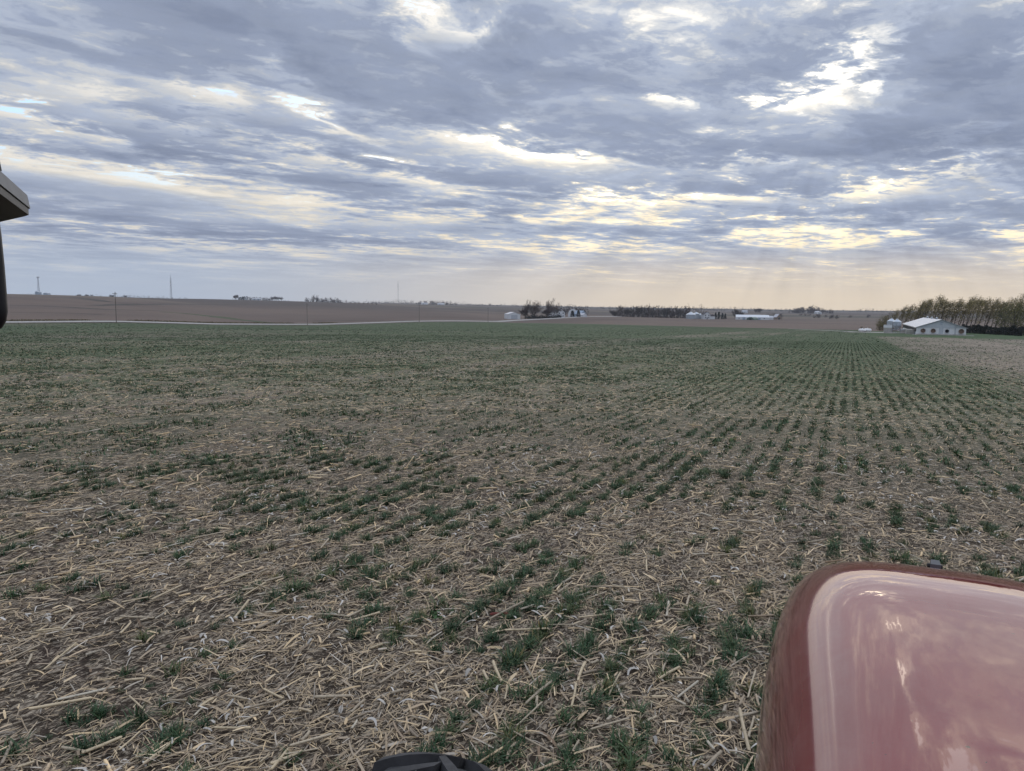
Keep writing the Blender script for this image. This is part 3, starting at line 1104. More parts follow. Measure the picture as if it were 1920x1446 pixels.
def poplar(seed, h=13.0, lean=2.6, low=0.22, leafy=1.0):
    """wind-bent shelterbelt tree: bare leaning stem, feathery olive crown swept to one side"""
    g = np.random.default_rng(seed)
    mb = MB()
    n = 9
    trunk = [np.array([lean * 1.05 * (t ** 1.4) + 0.2 * g.normal() * t, 0.25 * g.normal() * t, h * 0.95 * t]) for t in np.linspace(0, 1, n)]
    mb.tube(trunk, [0.17 * (1 - 0.88 * t) + 0.015 for t in np.linspace(0, 1, n)], 5)
    cl, sp = [], []
    for i in range(26):
        t = low + (0.97 - low) * (i + g.random()) / 26
        base = np.array([np.interp(t, np.linspace(0, 1, n), [p[k] for p in trunk]) for k in range(3)])
        a = g.normal(0.0, 1.3)
        L = (1.1 + 2.3 * math.sin(math.pi * min(1, (t - low) / (1 - low) * 0.85 + 0.12))) * (0.7 + 0.6 * g.random())
        path = limb_path(g, base, (math.cos(a) * 0.8 + 0.3, math.sin(a) * 0.8, 1.0), L, (0.35, 0, 0.1))
        mb.tube(path, [0.05 * (1 - t) + 0.02, 0.03, 0.022, 0.016, 0.01], 4, caps=False)
        dens_ = 0.18 + 0.80 * sstep(t, 0.34, 0.56)
        for q in path[1:]:
            if g.random() < dens_ * leafy:
                for _ in range(2):
                    cl.append(q + g.normal(0, 0.35, 3))
                    sp.append(0.30 + 0.12 * g.random())
    v, f, c = leaf_quads(cl, np.array(sp), 9, 0.15, (0.215, 0.178, 0.075), g)
    return mb.mesh('trunk', M_BARK), np_mesh('crown', v, f, M_LEAF, False, c)


def spreading(seed, h=12.0, w=5.5, stems=3, leaf=(0.085, 0.058, 0.045), nleaf=7, pale=False, lsize=0.13):
    """broad farmyard tree coming into bud: forked limbs, fine twigs, thin crown"""
    g = np.random.default_rng(seed)
    mb = MB()
    cl = []

    def grow(base, d, L, rad, lvl):
        path = limb_path(g, base, d, L, (0, 0, 0.25), 3)
        mb.tube(path, [rad, rad * 0.85, rad * 0.7, rad * 0.5], 5 if lvl < 2 else 3, caps=False)
        if lvl >= 3:
            cl.extend(path[1:])
            return
        for k in range(4 if lvl < 2 else 3):
            dd = np.array(path[-1]) - np.array(path[-2])
            dd = dd / np.linalg.norm(dd) + g.normal(0, 0.55, 3) * np.array([1.15, 1.15, 0.55])
            grow(path[g.integers(1, 4)], dd, L * (0.62 + 0.2 * g.random()), rad * 0.5, lvl + 1)
        cl.append(path[-1])
    for s in range(stems):
        a = 2 * math.pi * s / stems + g.random()
        grow((0.15 * math.cos(a), 0.15 * math.sin(a), 0), (math.cos(a) * 0.42 * w / 5.5, math.sin(a) * 0.42 * w / 5.5, 1), h * 0.40, 0.20, 0)
    v, f, c = leaf_quads(cl, 0.32, nleaf, lsize, leaf, g)
    tv = np.array(mb.v)
    k = h / max(tv[:, 2].max(), 0.1)
    mb.v = [tuple(p * k) for p in tv]
    return mb.mesh('trunk', M_BARK_PALE if pale else M_BARK), np_mesh('crown', v * k, f, M_LEAF, False, c)


def conifer(seed, h=6.0, w=1.7, tint=(0.020, 0.030, 0.019), shape=0.75, bottom=0.03, n=170, size=0.16):
    g = np.random.default_rng(seed)
    mb = MB().tube([(0, 0, 0), (0.03, 0, h * 0.5), (0, 0, h * 0.96)], [0.11, 0.07, 0.015], 5)
    t = g.random(n) ** 0.8
    rad = w * np.clip((1 - t), 0.02, 1) ** shape * (0.78 + 0.3 * g.random(n))
    a = g.random(n) * 6.28
    cl = np.stack([np.cos(a) * rad * (0.55 + 0.45 * g.random(n)), np.sin(a) * rad * (0.55 + 0.45 * g.random(n)), h * (bottom + (0.95 - bottom) * t)], 1)
    for k in range(0, n, 5):
        mb.tube([(0, 0, cl[k, 2] - 0.1), tuple(cl[k])], [0.03, 0.01], 3, caps=False)
    v, f, c = leaf_quads(cl, 0.16 * h / 6 + 0.05, 12, size, tint, g)
    v[:, 2] = np.maximum(v[:, 2], 0.02)
    return mb.mesh('trunk', M_BARK), np_mesh('crown', v, f, M_LEAF, False, c)


def rounded(seed, h=10.0, w=4.5, tint=(0.055, 0.046, 0.044), n=60, size=0.36, count=7, low=0.2):
    """a tree seen from far off: stem, main limbs, patchy round crown"""
    g = np.random.default_rng(seed)
    mb = MB().tube([(0, 0, 0), (0.1 * g.normal(), 0, h * 0.45), (0.3 * g.normal(), 0, h * 0.8)], [0.22, 0.15, 0.04], 5)
    cl = []
    for i in range(n):
        d = g.normal(0, 1, 3)
        d /= np.linalg.norm(d)
        rr = (0.45 + 0.55 * g.random() ** 0.5)
        zz = min(1.0, max(0.0, 0.5 + 0.5 * d[2] * rr + (g.random() - 0.75) * 0.5))
        cl.append((d[0] * w * rr, d[1] * w * rr, h * (low + (0.98 - low) * zz)))
    for q in cl[::4]:
        mb.tube([(0, 0, max(q[2] - h * 0.25, h * 0.15)), q], [0.08, 0.02], 3, caps=False)
    v, f, c = leaf_quads(cl, 0.55 * w / 4.5, count, size, tint, g)
    v[:, 2] = np.maximum(v[:, 2], 0.05)
    return mb.mesh('trunk', M_BARK), np_mesh('crown', v, f, M_LEAF, False, c)


def plant_tree(name, meshes, loc, rz=0.0, scale=1.0, label='', category='tree', group=None, sink=0.1):
    t = empty(name, (loc[0], loc[1], loc[2] - sink), rz, label, category, group)
    t.scale = scale if hasattr(scale, '__len__') else (scale,) * 3
    obj('trunk', meshes[0], t)
    obj('crown', meshes[1], t)
    return t


tg = np.random.default_rng(77)
POPLARS = [poplar(200 + i, 13.0 + tg.normal() * 0.5, 2.6 + tg.normal() * 0.5) for i in range(7)]
LEAFY = [rounded(230 + i, 12.0, 4.2, (0.150, 0.128, 0.052), 120, 0.22, 13, 0.0) for i in range(3)]
WILLOW = [rounded(240 + i, 13.0, 4.2, (0.120, 0.112, 0.045), 150, 0.22, 14, 0.04) for i in range(2)]
CEDARS = [conifer(250 + i, 3.6, 1.35, (0.020, 0.024, 0.018), 0.42, 0.03, 110, 0.15) for i in range(4)]

# shelterbelt behind the hog barn: two staggered rows
k = 0
for row, (dep, off, n) in enumerate(((318, 0.0, 23), (334, 6.0, 22))):
    for i in range(n):
        px = 1676 + off + i * 10.2 + tg.normal() * 2.2
        d = dep - 0.10 * (px - 1676) * (1 if px > 1800 else 0.3) + tg.normal() * 2
        s = 0.90 + 0.16 * tg.random()
        if px < 1715:
            s *= 0.68 + 0.32 * (px - 1676) / 39
        plant_tree('poplar_tree', POPLARS[k % 7], ground_at(px, d), tg.normal() * 0.25, (s, s, s * (0.95 + 0.1 * tg.random())),
                   ('tall wind-bent poplar in the front row of the shelterbelt behind the white hog barn', 'tall wind-bent poplar in the back row of the shelterbelt behind the white hog barn')[row],
                   'tree', ('front row of the shelterbelt', 'back row of the shelterbelt')[row])
        k += 1
for i, (px, d, s) in enumerate(((1650, 332, 0.46), (1658, 336, 0.60), (1666, 330, 0.66), (1672, 338, 0.78), (1655, 345, 0.55))):
    plant_tree('poplar_tree', LEAFY[i % 3], ground_at(px, d), i * 1.1, s,
               ('lowest bushy olive tree at the left end of the shelterbelt', 'low bushy olive tree second from the left end of the shelterbelt', 'bushy olive tree left of the feed bins', 'tallest bushy olive tree just left of the two feed bins',
                'low bushy olive tree set back at the left end of the shelterbelt')[i], 'tree', 'bushy trees at the shelterbelt end')
for i, (px, d, s) in enumerate(((1902, 262, 0.94), (1928, 250, 1.0), (1884, 276, 0.85)  )):
    plant_tree('willow_tree', WILLOW[i % 2], ground_at(px, d), i * 1.3, s,
               ('dense olive green tree behind the dark cedars near the right edge', 'largest dense olive green tree cut by the right edge', 'smaller dense olive tree beside the last bare poplar stems')[i], 'tree', 'dense trees at the right edge')
for i in range(27):
    px = 1796 + i * 5.6 + tg.normal() * 0.8
    if i == 1 or px > 1924:
        continue
    d = 262 - 0.30 * (px - 1796) + tg.normal() * 1.0
    s = (0.66 if i else 0.7) + 0.26 * tg.random()
    plant_tree('cedar_shrub', CEDARS[i % 4], ground_at(px, d), i * 0.9, (s * 1.1, s * 1.1, s),
               'dark round cedar shrub standing alone at the right corner of the hog barn' if i == 0 else 'dark cedar shrub in the hedge row below the poplars right of the barn', 'shrub', 'cedar hedge row')

# farmstead by the road
BIG = [spreading(300, 14.5, 6.5, 4, nleaf=11, lsize=0.17), spreading(301, 14.5, 5.0, 3, nleaf=11, lsize=0.17), spreading(302, 10, 4.0, 3, (0.075, 0.045, 0.042), 13, lsize=0.17)]
BUSH = [rounded(310 + i, 3.2, 2.6, (0.016, 0.018, 0.014), 60, 0.24, 9, 0.0) for i in range(3)]
SPRUCE = [conifer(320 + i, 7.0, 2.3, (0.012, 0.018, 0.012), 0.40, 0.02, 150, 0.24) for i in range(2)]
FARM = 660
plant_tree('farmyard_tree', BIG[0], ground_at(999, 668), 0.3, 1.14, 'broad bare tree with grey limbs right of the white shed', 'tree', 'farmyard trees')
plant_tree('farmyard_tree', BIG[1], ground_at(1036, 690), 1.3, (1.1, 1.1, 1.26), 'tall round-headed bare tree left of the farmhouse', 'tree', 'farmyard trees')
plant_tree('farmyard_tree', BIG[2], ground_at(984, 662), 2.3, (1.0, 1.0, 1.1), 'smaller reddish bare tree close against the white shed', 'tree', 'farmyard trees')
plant_tree('farmyard_tree', BIG[2], ground_at(1025, 676), 0.9, (1.1, 1.1, 1.1), 'dark reddish tree between the two tall bare farmyard trees', 'tree', 'farmyard trees')
for i in range(13):
    px = 989 + i * 4.75
    plant_tree('hedge_bush', BUSH[i % 3], ground_at(px + tg.normal(), 655 + 3.6 * i), i, 0.85 + 0.35 * tg.random(), 'low dark evergreen bush in the hedge along the farmstead front', 'bush', 'farmstead hedge')
for i, (px, d, s) in enumerate(((1072, 716, 0.98), (1083.5, 722, 1.02))):
    plant_tree('spruce_tree', SPRUCE[i], ground_at(px, d), i, (s * 1.05, s * 1.05, s), ('dark rounded spruce right beside the farmhouse', 'dark pointed spruce beside the white barn, right of its twin')[i], 'tree', 'spruces at the farmhouse')
FAR = [rounded(330 + i, 9.0 + i % 3, 3.6 + 0.5 * (i % 2), (0.066 + 0.006 * (i % 3), 0.055, 0.052), 46, 0.42, 7, 0.06) for i in range(6)]
FARBARE = [spreading(340 + i, 9, 4.5, 3, (0.07, 0.058, 0.052), 4, lsize=0.2) for i in range(3)]
for i, px in enumerate((1052, 1060, 1066, 1072, 1080, 1085, 1090, 1096)):
    plant_tree('roadside_tree', FAR[i % 6], ground_at(px, 960 + 12 * (i % 3)), i, 1.0 + 0.25 * tg.random(), 'hazy dark tree rising behind the farmhouse roofs', 'tree', 'trees behind the farmhouse')

# long wood left of the grain bins
k = 0
for row, dep in enumerate((842, 862)):
    for i in range(24):
        px = 1148 + i * 6.1 + row * 3 + tg.normal() * 1.2
        s = 0.75 + 0.55 * tg.random()
        m_ = FAR[k % 6] if k % 4 else FARBARE[k % 3]
        plant_tree('wood_tree', m_, ground_at(px, dep + tg.normal() * 5), k, (s, s, s * (1.15 if px > 1160 else 0.8)), ('dark leafless tree along the near edge of the long wood left of the grain bins', 'dark leafless tree at the back of the long wood left of the grain bins')[row],
                   'tree', ('near edge of the long wood', 'back of the long wood')[row])
        k += 1
# trees round the far farmsteads: photo column, distance, height scale, shape, label
OLD = spreading(350, 15, 6.0, 2, (0.085, 0.055, 0.04), 6)
plant_tree('farmyard_tree', OLD, ground_at(1311, 830), 0.4, (0.85, 0.85, 1.12), 'tall lopsided bare tree above the grain bins', 'tree', 'trees at the far farmsteads')
plant_tree('farmyard_tree', FARBARE[0], ground_at(1378, 836), 1.1, (1.0, 1.0, 1.5), 'tall thin bare tree at the left end of the long white barn', 'tree', 'trees at the far farmsteads')
plant_tree('farmyard_tree', FARBARE[1], ground_at(1388, 842), 2.1, (1.1, 1.1, 1.0), 'spreading bare tree over the left end of the long white barn', 'tree', 'trees at the far farmsteads')
SMALLCON = [conifer(360 + i, 7, 1.6, (0.022, 0.03, 0.024), 0.6, 0.03, 70, 0.34) for i in range(2)]
for i, (px, s) in enumerate(((1318, 1.0), (1341, 1.05), (1347, 1.15), (1353.5, 1.0), (1359, 0.9))):
    plant_tree('conifer_tree', SMALLCON[i % 2], ground_at(px, 806 + 5 * i), i, (s * 1.1, s * 1.1, s), ('dark conifer between the grain bins and the white farmhouse', 'dark conifer touching the right end of the white farmhouse', 'second dark conifer right of the white farmhouse',
               'third dark conifer right of the white farmhouse', 'rightmost dark conifer beside the white farmhouse')[i], 'tree', 'conifers at the white farmhouse')
for i, px in enumerate((1440, 1446, 1452, 1436, 1464)):
    plant_tree('farmyard_tree', FAR[i % 6], ground_at(px, 858 + 6 * (i % 3)), i, 0.72, 'dark low tree at the right end of the long white barn', 'tree', 'trees at the barn end')
for i, px in enumerate((1416, 1420, 1424)):
    plant_tree('hilltop_tree', FARBARE[i], ground_at(px, 1650), i, 1.25, 'bare tree on the skyline above the long white barn', 'tree', 'skyline trees above the barn')
# wooded rise right of centre
for i in range(34):
    px = 1478 + 86 * tg.random()
    top_ = 1.35 - 0.9 * abs((px - 1522) / 44) ** 1.6
    plant_tree('hillside_tree', FAR[i % 6], ground_at(px, 1720 + 160 * tg.random()), i, max(0.7, 1.3 * top_), 'dark tree of the wooded rise on the skyline right of the long barn', 'tree', 'trees on the wooded rise')
for i in range(16):
    px = 1470 + 160 * tg.random()
    plant_tree('fencerow_bush', FAR[i % 6], ground_at(px, 900 + 330 * tg.random()), i, (0.75, 0.75, 0.42), 'low grey brush in the fence lines below the wooded rise', 'bush', 'brush in the fence lines')
# ridge on the left
plant_tree('ridge_tree', spreading(370, 10, 5.5, 3, (0.095, 0.06, 0.058), 9, lsize=0.2), ground_at(441, 1400), 0, 0.95, 'round reddish budding tree left of the ridge farm', 'tree', 'trees at the ridge farm')
RC = [conifer(372 + i, 6, 2.3, (0.018, 0.026, 0.02), 0.5, 0.02, 60, 0.4) for i in range(2)]
for i, px in enumerate((447, 450, 453.5, 456.5)):
    plant_tree('ridge_conifer', RC[i % 2], ground_at(px, 1395), i, 0.85 + 0.1 * i, 'dark conifer left of the small white ridge house', 'tree', 'conifers at the ridge house')
for i in range(15):
    px = 462 + i * 3.3
    plant_tree('ridge_tree', FAR[i % 6], ground_at(px, 1425), i, (0.8, 0.8, 0.62), 'dark tree of the belt behind the long white ridge shed', 'tree', 'belt behind the ridge shed')
for i, px in enumerate((510, 514, 517, 520, 526)):
    plant_tree('ridge_tree', FARBARE[i % 3], ground_at(px, 1440), i, (0.8, 0.8, 0.95 - 0.1 * (i == 4)), 'thin grey bare tree right of the ridge farm belt', 'tree', 'bare trees beside the ridge belt')
for i in range(34):
    px = 572 + i * 2.8 + tg.normal() * 2.0 if i < 24 else 632 + (i - 24) * 8.0
    s = 1.0 if i < 24 else 0.55
    plant_tree('grove_tree', FAR[i % 6], ground_at(px, 1290 + 22 * (i % 3)), i, (s * 0.8, s * 0.8, s * (0.55 + 0.75 * tg.random() ** 1.5)), ('dark tree of the dense grove on the ridge between tower and mast', 'small dark tree trailing right from the ridge grove')[i >= 24],
               'tree', ('ridge grove', 'trees trailing from the ridge grove')[i >= 24])
for i in range(20):
    px = 785 + 70 * tg.random()
    plant_tree('far_grove_tree', FAR[i % 6], ground_at(px, 2300 + 60 * tg.random()), i, 1.25, 'hazy tree of the far grove left of the white shed on the skyline', 'tree', 'far grove on the skyline')
for i in range(9):
    px = 143 + 42 * tg.random() if i < 5 else 205 + 40 * tg.random()
    plant_tree('far_ridge_tree', FARBARE[i % 3], ground_at(px, 1900), i, 1.0, 'tiny bare tree on the far left skyline beside the utility pole', 'tree', 'far left skyline trees')

# the far-off woods and fence lines that read as one dark edge along the skyline
g = np.random.default_rng(5)
cl = []
for px in np.arange(-120, 2100, 1.5):
    for dep in (3050, 2450):
        dens_ = fbm(px / 60.0, dep * 0.1, 3, 3)
        if g.random() < np.clip((dens_ - 0.36) * 3.2, 0, 0.9):
            x, y, z = ground_at(px + g.normal() * 1.0, dep + 150 * g.random())
            hh = (2.0 + 7.0 * g.random()) * (1.4 if dens_ > 0.6 else 0.8)
            for t in (0.25, 0.65, 1.0):
                cl.append((x, y, z + hh * t))
v, f, c = leaf_quads(cl, 1.7, 5, 1.2, (0.05, 0.047, 0.045), g)
tag(obj('distant_woods', np_mesh('distant_woods', v, f, M_LEAF, False, c)), kind='stuff')
# rough grass along the road ditch
cl = np.stack([ROAD_X - 7 - 5 * g.random(5000), 60 + 260 * g.random(5000), np.zeros(5000)], 1)
keep = fbm(cl[:, 1] / 22, cl[:, 1] * 0, 3, 8) > 0.36
cl = cl[keep]
cl[:, 2] = H(cl[:, 0], cl[:, 1]) + 0.40 + 0.22 * g.random(len(cl))
v, f, c = leaf_quads(cl, 0.2, 4, 0.22, (0.15, 0.125, 0.075), g)
tag(obj('ditch_grass', np_mesh('ditch_grass', v, f, M_LEAF, False, c)), kind='stuff')

# grassed waterways and terraces on the bare slopes
M_WATERWAY = worn('waterway_grass', (0.070, 0.082, 0.045), 0.95, var=0.35, scale=0.15, spec=0.1)
M_TERRACE = worn('terrace_grass', (0.078, 0.068, 0.058), 0.95, var=0.3, scale=0.15, spec=0.1)
for pts, w, m_ in (([(20, 573), (75, 574), (140, 577), (200, 581), (300, 583)], 9, M_TERRACE),
                   ([(175, 573.5), (250, 571), (330, 570.5), (460, 571.5), (600, 573), (700, 580), (790, 583), (960, 588)], 14, M_TERRACE),
                   ([(20, 586), (120, 587), (190, 590)], 5, M_TERRACE),
                   ([(305, 585), (345, 588), (400, 593.5), (455, 600.5)], 12, M_WATERWAY),
                   ([(455, 600.5), (490, 604), (520, 607.5)], 9, M_WATERWAY),
                   ([(590, 602), (650, 601.5), (720, 601)], 7, M_TERRACE),
                   ([(140, 558), (200, 566), (260, 569.5)], 14, M_TERRACE)):
    strip('grass_terrace' if m_ is M_TERRACE else 'grass_waterway', [hit(*p) for p in pts], w, m_, 0.12, 6.0, 0.6)

# ------------------------------------------------------------------ farm buildings
M_WHITE = worn('white_steel_siding', (0.66, 0.68, 0.70), 0.5, var=0.08, scale=1.2, stretch=(3, 3, 0.4))
M_ROOFW = worn('pale_steel_roof', (0.44, 0.45, 0.48), 0.4, 0.0, var=0.10, scale=0.8, stretch=(0.5, 3, 1))
M_GABLE = worn('grey_gable_steel', (0.46, 0.495, 0.535), 0.5, var=0.08, scale=1.5, stretch=(4, 1, 0.4))
M_GALV = worn('galvanised_steel', (0.42, 0.46, 0.50), 0.38, 0.6, var=0.2, scale=2.0, stretch=(1, 1, 4))
M_DARK = worn('dark_opening', (0.025, 0.025, 0.028), 0.8, var=0.3, scale=3.0)
M_RUSTFAN = worn('dusty_fan', (0.24, 0.175, 0.135), 0.8, var=0.35, scale=5.0)
M_CONC = worn('old_concrete', (0.36, 0.345, 0.32), 0.9, var=0.2, scale=1.5, bump=0.2)
M_SHINGLE = worn('dark_shingles', (0.085, 0.080, 0.082), 0.9, var=0.3, scale=2.0)
M_GLASS = worn('window_glass', (0.05, 0.06, 0.075), 0.1, var=0.2, scale=0.6, spec=0.6)
M_GREENSTEEL = worn('green_steel', (0.075, 0.125, 0.10), 0.5, var=0.2, scale=1.0)
M_BLUESTEEL = worn('blue_grey_steel', (0.30, 0.37, 0.45), 0.5, var=0.12, scale=1.0)
M_TANK = worn('white_tank_paint', (0.78, 0.78, 0.77), 0.35, var=0.06, scale=2.0)
M_WOOD = worn('weathered_wood', (0.18, 0.155, 0.135), 0.9, var=0.35, scale=4.0, stretch=(4, 4, 0.5))
M_STEELTOWER = worn('tower_steel', (0.22, 0.23, 0.25), 0.5, 0.3, var=0.15, scale=0.5)
M_BROWN = worn('tan_board', (0.26, 0.20, 0.15), 0.85, var=0.25, scale=3.0)


def shed(name, loc, rz, w, l, eave, rise, wall_m, roof_m, label, category='shed', group=None, overhang=0.3, doors=(), windows=(), gable_m=None):
    """gabled building: ridge along local Y, near gable on local -Y.
    doors and windows: (face, position, bottom, width, height); face 'f' front gable, 'l'/'r' long sides"""
    t = empty(name, loc, rz, label, category, group)
    h = w / 2
    MB().box(-h, h, 0, l, -1.2, eave).build('wall', wall_m, t)
    gm = gable_m or wall_m
    for y in (0.0, l - 0.06):
        MB().prism([(-h, eave + 0.002), (h, eave + 0.002), (0, eave + rise)], y, y + 0.06).build('gable', gm, t)
    o = overhang
    k = rise / h
    for s in (-1, 1):
        x0, z0 = s * (h + o), eave - k * o
        pts = [(x0, -o, z0 + 0.05), (x0, l + o, z0 + 0.05), (0, l + o, eave + rise + 0.05), (0, -o, eave + rise + 0.05)]
        pts += [(p[0], p[1], p[2] + 0.10) for p in pts]
        fs = [(0, 1, 2, 3), (7, 6, 5, 4), (0, 4, 5, 1), (1, 5, 6, 2), (2, 6, 7, 3), (3, 7, 4, 0)]
        if s < 0:
            fs = [f[::-1] for f in fs]
        MB().poly(pts, fs).build('roof_slope', roof_m, t)
    for kind, lst, m_ in (('door', doors, None), ('window', windows, M_GLASS)):
        for face, pos, z, ww, hh, *mm in lst:
            mat = mm[0] if mm else (m_ or M_BLUESTEEL)
            if face == 'f':
                fr = MB().box(pos - ww / 2 - 0.08, pos + ww / 2 + 0.08, -0.03, -0.004, z, z + hh + 0.08)
                mb = MB().box(pos - ww / 2, pos + ww / 2, -0.05, -0.0335, z, z + hh)
            else:
                s = -1 if face == 'l' else 1
                xa, xb, xc = s * (h + 0.004), s * (h + 0.03), s * (h + 0.05)
                fr = MB().box(min(xa, xb), max(xa, xb), pos - ww / 2 - 0.08, pos + ww / 2 + 0.08, z, z + hh + 0.08)
                xb2 = s * (h + 0.0335)
                mb = MB().box(min(xb2, xc), max(xb2, xc), pos - ww / 2, pos + ww / 2, z, z + hh)
            f_ = fr.build(kind, M_WHITE, t)
            mb.build('pane' if kind == 'window' else 'leaf', mat, f_)
    return t


# --- hog barn
bx, by = 24.6, 250.0
bz = h1(bx, by) + 0.05
barn = shed('hog_barn', (bx, by, bz), 0.0, 12.7, 60.0, 2.05, 2.25, M_WHITE, M_ROOFW, 'long low white hog barn with grey gable and four round fans', 'barn', overhang=0.35, gable_m=M_GABLE)
MB().box(-6.75, 6.75, -0.12, -0.07, 2.02, 2.10).build('trim_strip', M_GABLE, barn)
MB().box(-6.42, 6.42, -0.35, -0.004, -1.0, 0.18).build('pit_wall', M_CONC, barn)
MB().box(-7.4, 8.2, -1.9, -0.36, -1.0, -0.02).build('concrete_apron', M_CONC, barn)
for fx, rr, small in ((-4.60, 0.56, 0), (-1.98, 0.56, 0), (1.55, 0.42, 1), (5.15, 0.60, 0)):
    f_ = MB()
    n = 20
    for k in range(n):
        a0, a1 = 2 * math.pi * k / n, 2 * math.pi * (k + 1) / n
        for (ra, ya, rb, yb) in ((rr, -0.003, rr * 1.0, -0.42), (rr, -0.42, rr * 1.12, -0.50), (rr * 1.12, -0.50, rr * 1.16, -0.003)):
            q = []
            for a_, r_, y_ in ((a0, ra, ya), (a1, ra, ya), (a1, rb, yb), (a0, rb, yb)):
                q.append((fx + math.cos(a_) * r_, y_, 1.12 + math.sin(a_) * r_))
            f_.poly(q, [(0, 1, 2, 3)])
    fan = f_.build('fan', M_DARK if small else M_RUSTFAN, barn)
    back = [(fx + math.cos(2 * math.pi * k / 20) * rr, -0.02, 1.12 + math.sin(2 * math.pi * k / 20) * rr) for k in range(20)]
    MB().poly(back, [tuple(range(20))]).build('back_shutter', M_DARK if small else M_RUSTFAN, fan)
    for k in range(6):
        a_ = 2 * math.pi * k / 6 + 0.2
        ux, uz = math.cos(a_), math.sin(a_)
        vx_, vz_ = -uz, ux
        q = [(fx + ux * 0.1 * rr - vx_ * 0.08 * rr, -0.2, 1.12 + uz * 0.1 * rr - vz_ * 0.08 * rr), (fx + ux * 0.92 * rr - vx_ * 0.14 * rr, -0.17, 1.12 + uz * 0.92 * rr - vz_ * 0.14 * rr),
             (fx + ux * 0.92 * rr + vx_ * 0.14 * rr, -0.24, 1.12 + uz * 0.92 * rr + vz_ * 0.14 * rr), (fx + ux * 0.1 * rr + vx_ * 0.08 * rr, -0.22, 1.12 + uz * 0.1 * rr + vz_ * 0.08 * rr)]
        MB().poly(q, [(0, 1, 2, 3)]).build('fan_blade', M_RUSTFAN if not small else M_DARK, fan)
dr = MB().box(-0.55, 0.55, -0.06, -0.004, 0.0, 2.0).build('door', M_GABLE, barn)
MB().box(0.36, 0.44, -0.10, -0.0605, 0.95, 1.05).build('door_handle', M_DARK, dr)
MB().box(-0.62, 0.62, -1.35, -0.36, -0.5, 0.14).build('door_step', M_CONC, barn)
MB().tube([(3.62, -0.16, 0.0), (3.62, -0.16, 2.9)], 0.09, 8).build('downpipe', M_GALV, barn)
for z in (3.05, 3.55):
    MB().box(-0.28, 0.28, -0.08, -0.004, z, z + 0.22).build('gable_louvre', M_BLUESTEEL, barn)
MB().box(-6.43, -6.352, 0.6, 59.0, 0.75, 1.75).build('side_curtain', M_DARK, barn)
MB().box(6.352, 6.43, 0.6, 59.0, 0.75, 1.75).build('side_curtain', M_DARK, barn)
for y in (14, 29, 44):
    MB().lathe([(0.28, 4.2), (0.28, 4.75), (0.36, 4.78), (0.02, 4.98)], 10, (0.0, y)).build('roof_vent', M_GALV, barn)
MB().box(-8.6, -6.45, 5.0, 11.0, -0.6, 1.25).build('loading_chute', M_CONC, barn)

# --- feed bins and yard things beside the barn


def feed_bin(loc, label, s=1.0):
    t = empty('feed_bin', loc, 0.0, label, 'feed bin', 'feed bins beside the hog barn')
    t.scale = (s,) * 3
    body = MB().lathe([(0.22, 1.05), (1.26, 2.35), (1.28, 2.36), (1.28, 3.65), (1.34, 3.66)], 20).build('bin_body', M_GALV, t)
    for z in (2.75, 3.2):
        MB().lathe([(1.285, z), (1.31, z + 0.03), (1.285, z + 0.06)], 20).build('hoop', M_GALV, body)
    rf = MB().lathe([(1.38, 3.64), (0.30, 4.40), (0.26, 4.41)], 20).build('bin_roof', M_GALV, t)
    MB().lathe([(0.30, 4.38), (0.30, 4.55), (0.02, 4.66)], 12).build('filler_cap', M_GALV, rf)
    for k in range(6):
        a_ = math.pi / 3 * k + 0.3
        MB().tube([(1.27 * math.cos(a_), 1.27 * math.sin(a_), -0.2), (1.27 * math.cos(a_), 1.27 * math.sin(a_), 2.9)], 0.06, 5).build('leg', M_STEELTOWER, t)
    MB().tube([(0, 0, 1.1), (0.3, 0.2, 0.75), (2.4, 1.6, 1.2)], 0.12, 8).build('auger_tube', M_GALV, t)
    MB().tube([(-1.30, -0.3, 0.1), (-1.36, -0.3, 3.6)], 0.05, 4).build('ladder', M_STEELTOWER, t)
    return t


def gz(x, y, lift=0.0):
    return (x, y, h1(x, y) + lift)


pb = xy_at(1682, 247)
feed_bin(gz(pb[0], pb[1]), 'galvanised hopper feed bin on legs nearest the hog barn', 1.02)
pb = xy_at(1671.5, 262)
feed_bin(gz(pb[0], pb[1]), 'galvanised feed bin standing behind the small grey shed', 1.08)
pb = xy_at(1665.5, 244)
t = empty('generator_shed', gz(pb[0], pb[1]), 0.0, 'small square grey shed with pale top left of the feed bins', 'shed')
MB().box(-1.15, 1.15, 0, 2.4, -0.4, 1.75).build('wall', M_CONC, t)
MB().box(-1.2, 1.2, -0.05, 2.45, 1.752, 2.55).build('upper_panel', M_WHITE, t)
MB().box(-1.25, 1.25, -0.1, 2.5, 2.552, 2.64).build('roof', M_ROOFW, t)
pb = xy_at(1700, 250)
t = empty('mortality_box', gz(pb[0], pb[1]), 0.0, 'low grey bin beside the barn side wall right of the feed bins', 'bin')
MB().box(-1.6, 1.6, 0, 2.0, -0.3, 1.25).build('body', M_CONC, t)
MB().box(-1.66, 1.66, -0.06, 2.06, 1.252, 1.33).build('lid', M_GALV, t)
